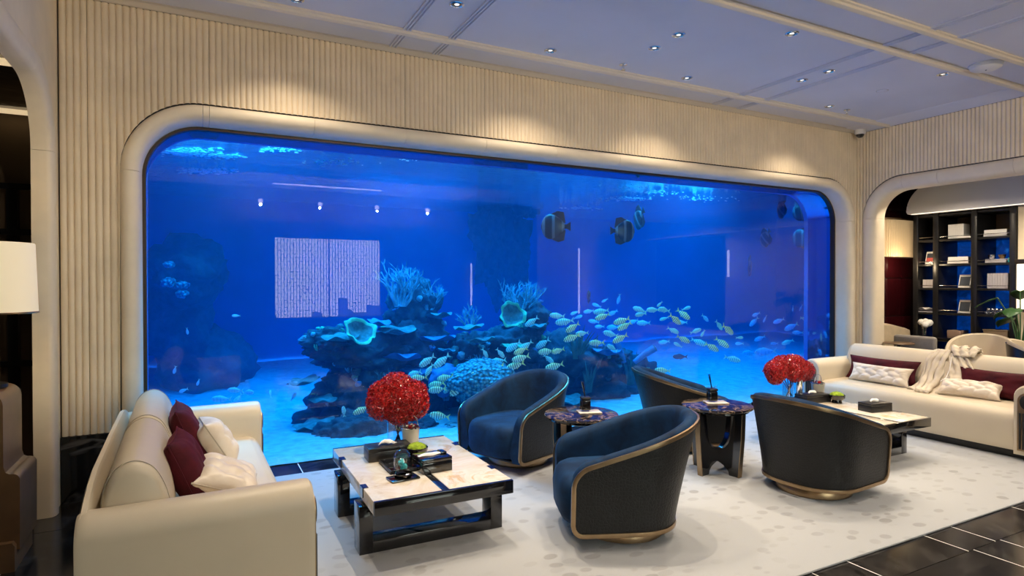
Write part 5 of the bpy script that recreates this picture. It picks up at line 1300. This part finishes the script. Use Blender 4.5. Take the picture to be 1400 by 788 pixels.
# -- small corals clinging to the rocks
rs = random.Random(77); SM = []
for q in range(4):
    bm = bmesh.new()
    if q == 0:
        for k in range(9):
            a = rs.uniform(0, 6.28); r0 = rs.uniform(0, .8); bm_tube(bm, [(r0*.5*math.cos(a), r0*.5*math.sin(a), -.2), (r0*math.cos(a), r0*math.sin(a), rs.uniform(.6, 1.2))], [.12, .06], 5)
    elif q == 1:
        bmesh.ops.create_icosphere(bm, subdivisions=3, radius=.7)
        for v in bm.verts: v.co = v.co*(1+.3*noise.noise(v.co*3))*Vector((1, 1, .7)).x
    elif q == 2:
        for k in range(3): bm_lathe(bm, [(.0, k*.3-.3), (.9-.2*k, k*.3-.22), (.95-.2*k, k*.3-.18), (0, k*.3-.1)], 14, (.2*k-.2, .15*k, 0), False)
    else:
        for k in range(6):
            a = k*1.05; bm_tube(bm, [(0, 0, -.2), (.4*math.cos(a), .4*math.sin(a), .5), (.55*math.cos(a+.4), .55*math.sin(a+.4), .8)], [.2, .17, .19], 7)
    me = bpy.data.meshes.new('small_coral'); bmesh.ops.recalc_face_normals(bm, faces=bm.faces); bm.to_mesh(me); bm.free(); me.polygons.foreach_set('use_smooth', [True]*len(me.polygons)); me['shape'] = ('finger', 'knob', 'tiered', 'tube')[q]; SM.append(me)
SMM = []
for me in SM:
    row = []
    for mt in ('plate', 'tubeblue', 'branch', 'green'): m2 = me.copy(); m2.materials.append(M[mt]); row.append(m2)
    SMM.append(row)
CN = {M['plate'].name: 'dull green', M['tubeblue'].name: 'deep blue', M['branch'].name: 'light blue', M['green'].name: 'bright green'}
RN = ['broad base rock behind the bouquet', 'second rock behind the bouquet', 'overhang under the green cup sponge', 'ledge rock between bouquet and tall coral', 'upright rock below the tall coral', 'small rock at the reef top edge', 'rock wall behind bouquet and fish', 'low rock beside the coffee table', 'round rock under the small branching coral', 'middle rock below the green ring coral', 'rock crown behind the green ring coral', 'lower rock behind the blue armchair', 'rock under the shoal by the table', 'broad rock behind the back diffuser', 'rock behind the half-hidden armchair', 'rock behind the blue armchair back', 'low blue-lit slab']
dg = [o for o in bpy.data.objects if o.name.startswith('reef_rock')][:17]
bpy.context.view_layer.update()
for o in dg:
    combos = [(a, b) for a in range(4) for b in range(4)]; rs.shuffle(combos)
    for k in range(9):
        me = o.data; vtx = me.vertices[rs.randrange(len(me.vertices))]
        for _ in range(30):
            vtx = me.vertices[rs.randrange(len(me.vertices))]
            if vtx.normal.y < .2 and vtx.normal.z > -.1 and vtx.co.z+o.location.z > .15: break
        else: continue
        sc = bpy.data.objects.new('small_coral', SMM[combos[k][0]][combos[k][1]]); COL.objects.link(sc)
        q = (vtx.normal*.6+Vector((0, 0, .8))).normalized().to_track_quat('Z', 'Y'); z_ = rs.uniform(.03, .075)
        sc.matrix_world = Matrix.Translation(o.matrix_world @ vtx.co) @ q.to_matrix().to_4x4() @ Matrix.Scale(z_, 4)
        tag(sc, 'small %s %s coral on the %s' % (CN[sc.data.materials[0].name], sc.data['shape'], RN[dg.index(o)]), 'coral', 'small corals on the reef rocks')

# -- fish
def fish_mesh(kind):
    deep = kind == 'bat'; N = 18; Mv = 12; V = []
    for i in range(N+1):
        t = i/N; x = .5-.82*t                           # head at +x
        if deep: h = .43*math.sin(PI*min(1, t**.75*.96+.02))**.75; w_ = .085*math.sin(PI*min(1, t*.95+.03))**.7
        else: h = .175*math.sin(PI*min(1, t**.72*.93+.015))**.85; w_ = .07*math.sin(PI*min(1, t**.8*.95+.02))**.8
        if t > .93: h = max(h, .022)
        for j in range(Mv):
            a = 2*PI*j/Mv; V.append((x, w_*math.sin(a), h*math.cos(a)))
    F = grid_faces(N+1, Mv, False, True) + [tuple(range(Mv)), tuple(range(N*Mv, (N+1)*Mv))]
    me = bpy.data.meshes.new('fish_body'); me.from_pydata(V, [], F); me.update(); me.polygons.foreach_set('use_smooth', [True]*len(me.polygons))
    return me
def plate_mesh(poly, th=.008):
    n = len(poly); V = [(x, -th, z) for x, z in poly]+[(x, th, z) for x, z in poly]; F = [tuple(range(n)), tuple(range(2*n-1, n-1, -1))]+[(i, (i+1) % n, n+(i+1) % n, n+i) for i in range(n)]
    me = bpy.data.meshes.new('fin'); me.from_pydata(V, [], F); me.update(); return me
FB, FT, FD, FA = fish_mesh('jack'), plate_mesh([(-.29, .03), (-.36, .05), (-.50, .17), (-.43, .02), (-.42, 0), (-.43, -.02), (-.50, -.17), (-.36, -.05), (-.29, -.03)]), plate_mesh([(.18, .165), (.10, .215), (-.02, .18), (-.26, .075), (-.20, .05), (.05, .14)]), plate_mesh([(.02, -.165), (-.02, -.21), (-.10, -.15), (-.26, -.07), (-.20, -.05), (.0, -.14)])
BB, BT, BD, BA = fish_mesh('bat'), plate_mesh([(-.27, .08), (-.36, .07), (-.50, .16), (-.50, -.16), (-.36, -.07), (-.27, -.08)]), plate_mesh([(.26, .28), (.14, .44), (-.06, .53), (-.27, .48), (-.33, .12), (-.2, .10), (0, .25)]), plate_mesh([(.22, -.30), (.10, -.45), (-.08, -.53), (-.28, -.47), (-.33, -.12), (-.2, -.10), (0, -.25)])
EY = None
def eye_mesh():
    bm = bmesh.new()
    for s in (-1, 1): bmesh.ops.create_uvsphere(bm, u_segments=8, v_segments=6, radius=.017, matrix=Matrix.Translation((.40, s*.038, .03)))
    me = bpy.data.meshes.new('eye'); bm.to_mesh(me); bm.free(); return me
EY = eye_mesh()
MESHES = {}
def fset(skin, fin):
    if skin not in MESHES:
        b = skin in ('bat',); src = (BB, BT, BD, BA) if b else (FB, FT, FD, FA); out = []
        for q, me in enumerate(src): m2 = me.copy(); m2.materials.append(M[skin] if q == 0 else M[fin]); out.append(m2)
        e = EY.copy(); e.materials.append(M['dark']); out.append(e); MESHES[skin] = out
    return MESHES[skin]
rf = random.Random(21)
def add_fish(px, py, lp, ang, skin, fin, Y, label, cat='fish', group=None, yawd=None, name='striped_fish'):
    c = aty(px, py, Y); L_ = lp*ppm(c)*1.12
    d = (RT*math.cos(R(ang))+UP*math.sin(R(ang))); yw = rf.uniform(-.45, .45) if yawd is None else yawd
    x = (d + FW*yw).normalized(); upv = Vector((0, 0, 1)) if abs(x.z) < .9 else Vector((1, 0, 0)); y = upv.cross(x).normalized(); z = x.cross(y)
    ms = fset(skin, fin); o = bpy.data.objects.new(name, ms[0]); COL.objects.link(o)
    o.matrix_world = Matrix.Translation(c) @ Matrix((x, y, z)).transposed().to_4x4() @ Matrix.Scale(L_, 4)
    tag(o, label, cat, group)
    parts = zip(('tail_fin', 'dorsal_fin', 'anal_fin', 'eyes'), ms[1:]) if lp >= 13 else zip(('tail_fin',), ms[1:2])
    for nm, me in parts: link(bpy.data.objects.new(nm, me), o)
    return o
A_ = [  # px, py, length px, heading, kind (g golden, c cyan striped, p pale)
 (239,506,11,250,'p'),(271,523,9,250,'p'),(251,534,12,200,'p'),(303,546,24,178,'p'),(322,534,19,175,'p'),(339,537,19,5,'p'),(325,547,20,240,'p'),(370,539,10,100,'p'),(401,543,12,60,'p'),(323,432,10,180,'p'),(256,453,9,270,'p'),
 (470,563,14,95,'c'),(494,561,22,205,'g'),(515,577,22,330,'c'),(497,581,24,185,'p'),(567,511,20,200,'c'),(573,517,22,185,'g'),(584,494,24,215,'c'),(604,494,26,220,'c'),(587,506,18,240,'c'),(609,517,24,195,'g'),(597,526,24,195,'g'),(598,533,24,190,'g'),(613,530,18,235,'c'),(628,530,30,222,'g'),(601,569,26,172,'g'),(590,577,22,200,'c'),(597,588,22,172,'c'),(578,596,18,20,'c'),
 (663,483,15,300,'c'),(684,483,15,310,'c'),(681,494,22,190,'c'),(677,503,24,195,'g'),(684,512,23,180,'g'),(654,511,22,190,'g'),(636,523,20,210,'g'),(702,474,24,215,'c'),(712,480,20,200,'g'),(719,473,20,215,'c'),(712,490,24,198,'g'),(705,500,24,198,'g'),
 (727,440,20,215,'c'),(742,470,22,215,'c'),(747,481,22,190,'g'),(750,491,16,320,'c'),(758,501,24,195,'g'),(763,480,18,195,'g'),(762,432,20,175,'c'),(772,440,24,190,'c'),(783,448,22,210,'g'),(782,462,22,200,'g'),(796,456,17,185,'c'),(786,428,12,200,'p'),(790,434,12,20,'p'),
 (816,469,20,185,'g'),(822,426,20,190,'c'),(824,433,20,200,'g'),(835,457,20,165,'c'),(848,463,22,205,'g'),(850,439,22,200,'g'),(854,446,22,205,'g'),(837,476,16,150,'c'),(838,448,18,180,'p'),(816,418,12,160,'p'),(838,428,14,210,'p'),(827,411,9,210,'p'),(846,409,14,260,'p'),(805,426,14,190,'p'),(812,440,14,170,'p'),
 (875,424,18,160,'c'),(893,424,18,180,'c'),(908,424,18,168,'c'),(876,430,16,190,'c'),(902,416,10,220,'c'),(938,422,12,20,'c'),(934,430,20,320,'g'),(923,437,20,322,'g'),(908,436,12,200,'c'),(932,441,14,180,'p'),(880,442,18,180,'p'),(866,440,14,200,'p'),(920,452,16,335,'c'),(934,464,18,332,'g'),(927,472,12,150,'c'),(908,468,14,190,'p'),(906,507,20,178,'g'),(864,540,16,160,'p'),
 (955,468,20,338,'c'),(973,475,20,330,'g'),(951,453,15,20,'c'),(961,456,10,240,'c'),(964,435,14,320,'p'),(995,451,22,325,'g'),(983,445,16,310,'c'),(987,469,20,325,'g'),(1001,491,20,345,'c'),(970,531,20,195,'c'),(1013,537,20,205,'c'),(1011,462,11,0,'c'),(1011,470,11,180,'p'),
 (1034,430,12,200,'p'),(1031,440,16,225,'p'),(1065,439,15,200,'p'),(1082,447,19,205,'p'),(1100,436,14,350,'c'),(1084,422,8,270,'p'),(1095,421,9,250,'p'),(1039,463,15,200,'p'),(1091,455,13,180,'p'),(1077,468,15,205,'c'),(1059,470,11,180,'p'),(1046,436,10,250,'p'),(1047,481,26,185,'p'),(1025,483,18,180,'p'),(840,548,16,190,'p'),(692,497,14,200,'p'),(820,447,13,180,'p')]
KIND = {'g': ('fish_gold', 'fin_gold', 'golden striped fish'), 'c': ('fish_cyan', 'fin_cyan', 'turquoise striped fish'), 'p': ('fish_plain', 'fin_cyan', 'pale blue fish')}
ZONES = [(440, 'over the sand above the cream sofa arm'), (640, 'around the red bouquet on the onyx table'), (722, 'above the armchair nearest the glass'), (800, 'over the dark rocks behind the back table'), (860, 'beside the slanting tube sponge'), (942, 'above the half-hidden armchair'), (1022, 'over the open-legged round table'), (1400, 'behind the broad red bouquet')]
NUM = ORD + ['eleventh', 'twelfth', 'thirteenth', 'fourteenth', 'fifteenth', 'sixteenth', 'seventeenth', 'eighteenth', 'nineteenth', 'twentieth']
cnt = {}
for (px, py, lp, ang, kd) in sorted(A_, key=lambda f: f[0]):
    zi = next(i for i, z in enumerate(ZONES) if px < z[0]); cnt[(zi, kd)] = cnt.get((zi, kd), 0)+1
    near = {'g': 5.95, 'c': 6.1, 'p': 6.6}[kd]
    Y = near + rf.uniform(0, .25) + (1.1 if kd == 'p' and (px > 1020 or 780 < px < 870) else 0)
    if py > 590: Y = 5.85
    skin, fin, nm = KIND[kd]
    add_fish(px, py, lp, ang, skin, fin, Y, '%s, %s from the sofa side, %s' % (nm, NUM[cnt[(zi, kd)]-1], ZONES[zi][1]), 'fish', 'shoal ' + ZONES[zi][1], None, 'striped_fish' if kd != 'p' else 'pale_fish')
add_fish(760, 310, 36, 180, 'bat', 'fin_dark', 5.95, 'dark banded batfish facing the sofa side, alone under the surface', 'fish', 'batfish', .1, 'batfish')
add_fish(851, 316, 32, 0, 'bat', 'fin_dark', 6.0, 'dark banded batfish swimming toward its paler companion', 'fish', 'batfish', .25, 'batfish')
add_fish(874, 298, 30, 250, 'bat', 'fin_dark', 6.3, 'paler batfish hanging upright beside the dark one', 'fish', 'batfish', 1.3, 'batfish')
for k, (px, py, lp, ang) in enumerate(((1069, 285, 26, 270), (1098, 290, 24, 190), (1047, 325, 24, 260), (1099, 326, 26, 180), (1025, 364, 26, 300))):
    add_fish(px, py, lp, ang, 'bat', 'fin_dark', 7.6+.2*k, 'hazy batfish, %s from the top of the dim group by the far pane edge' % NUM[k], 'fish', 'batfish', .9 if ang > 250 else .3, 'batfish')
add_fish(930, 488, 18, 180, 'tang', 'fin_dark', 6.6, 'small dark purple fish over the bright far sand', 'fish', None, .1, 'dark_fish')
add_fish(805, 406, 16, 100, 'bat', 'fin_dark', 6.8, 'small dark upright fish above the shoal', 'fish', None, 1.2, 'dark_fish')

#==END==
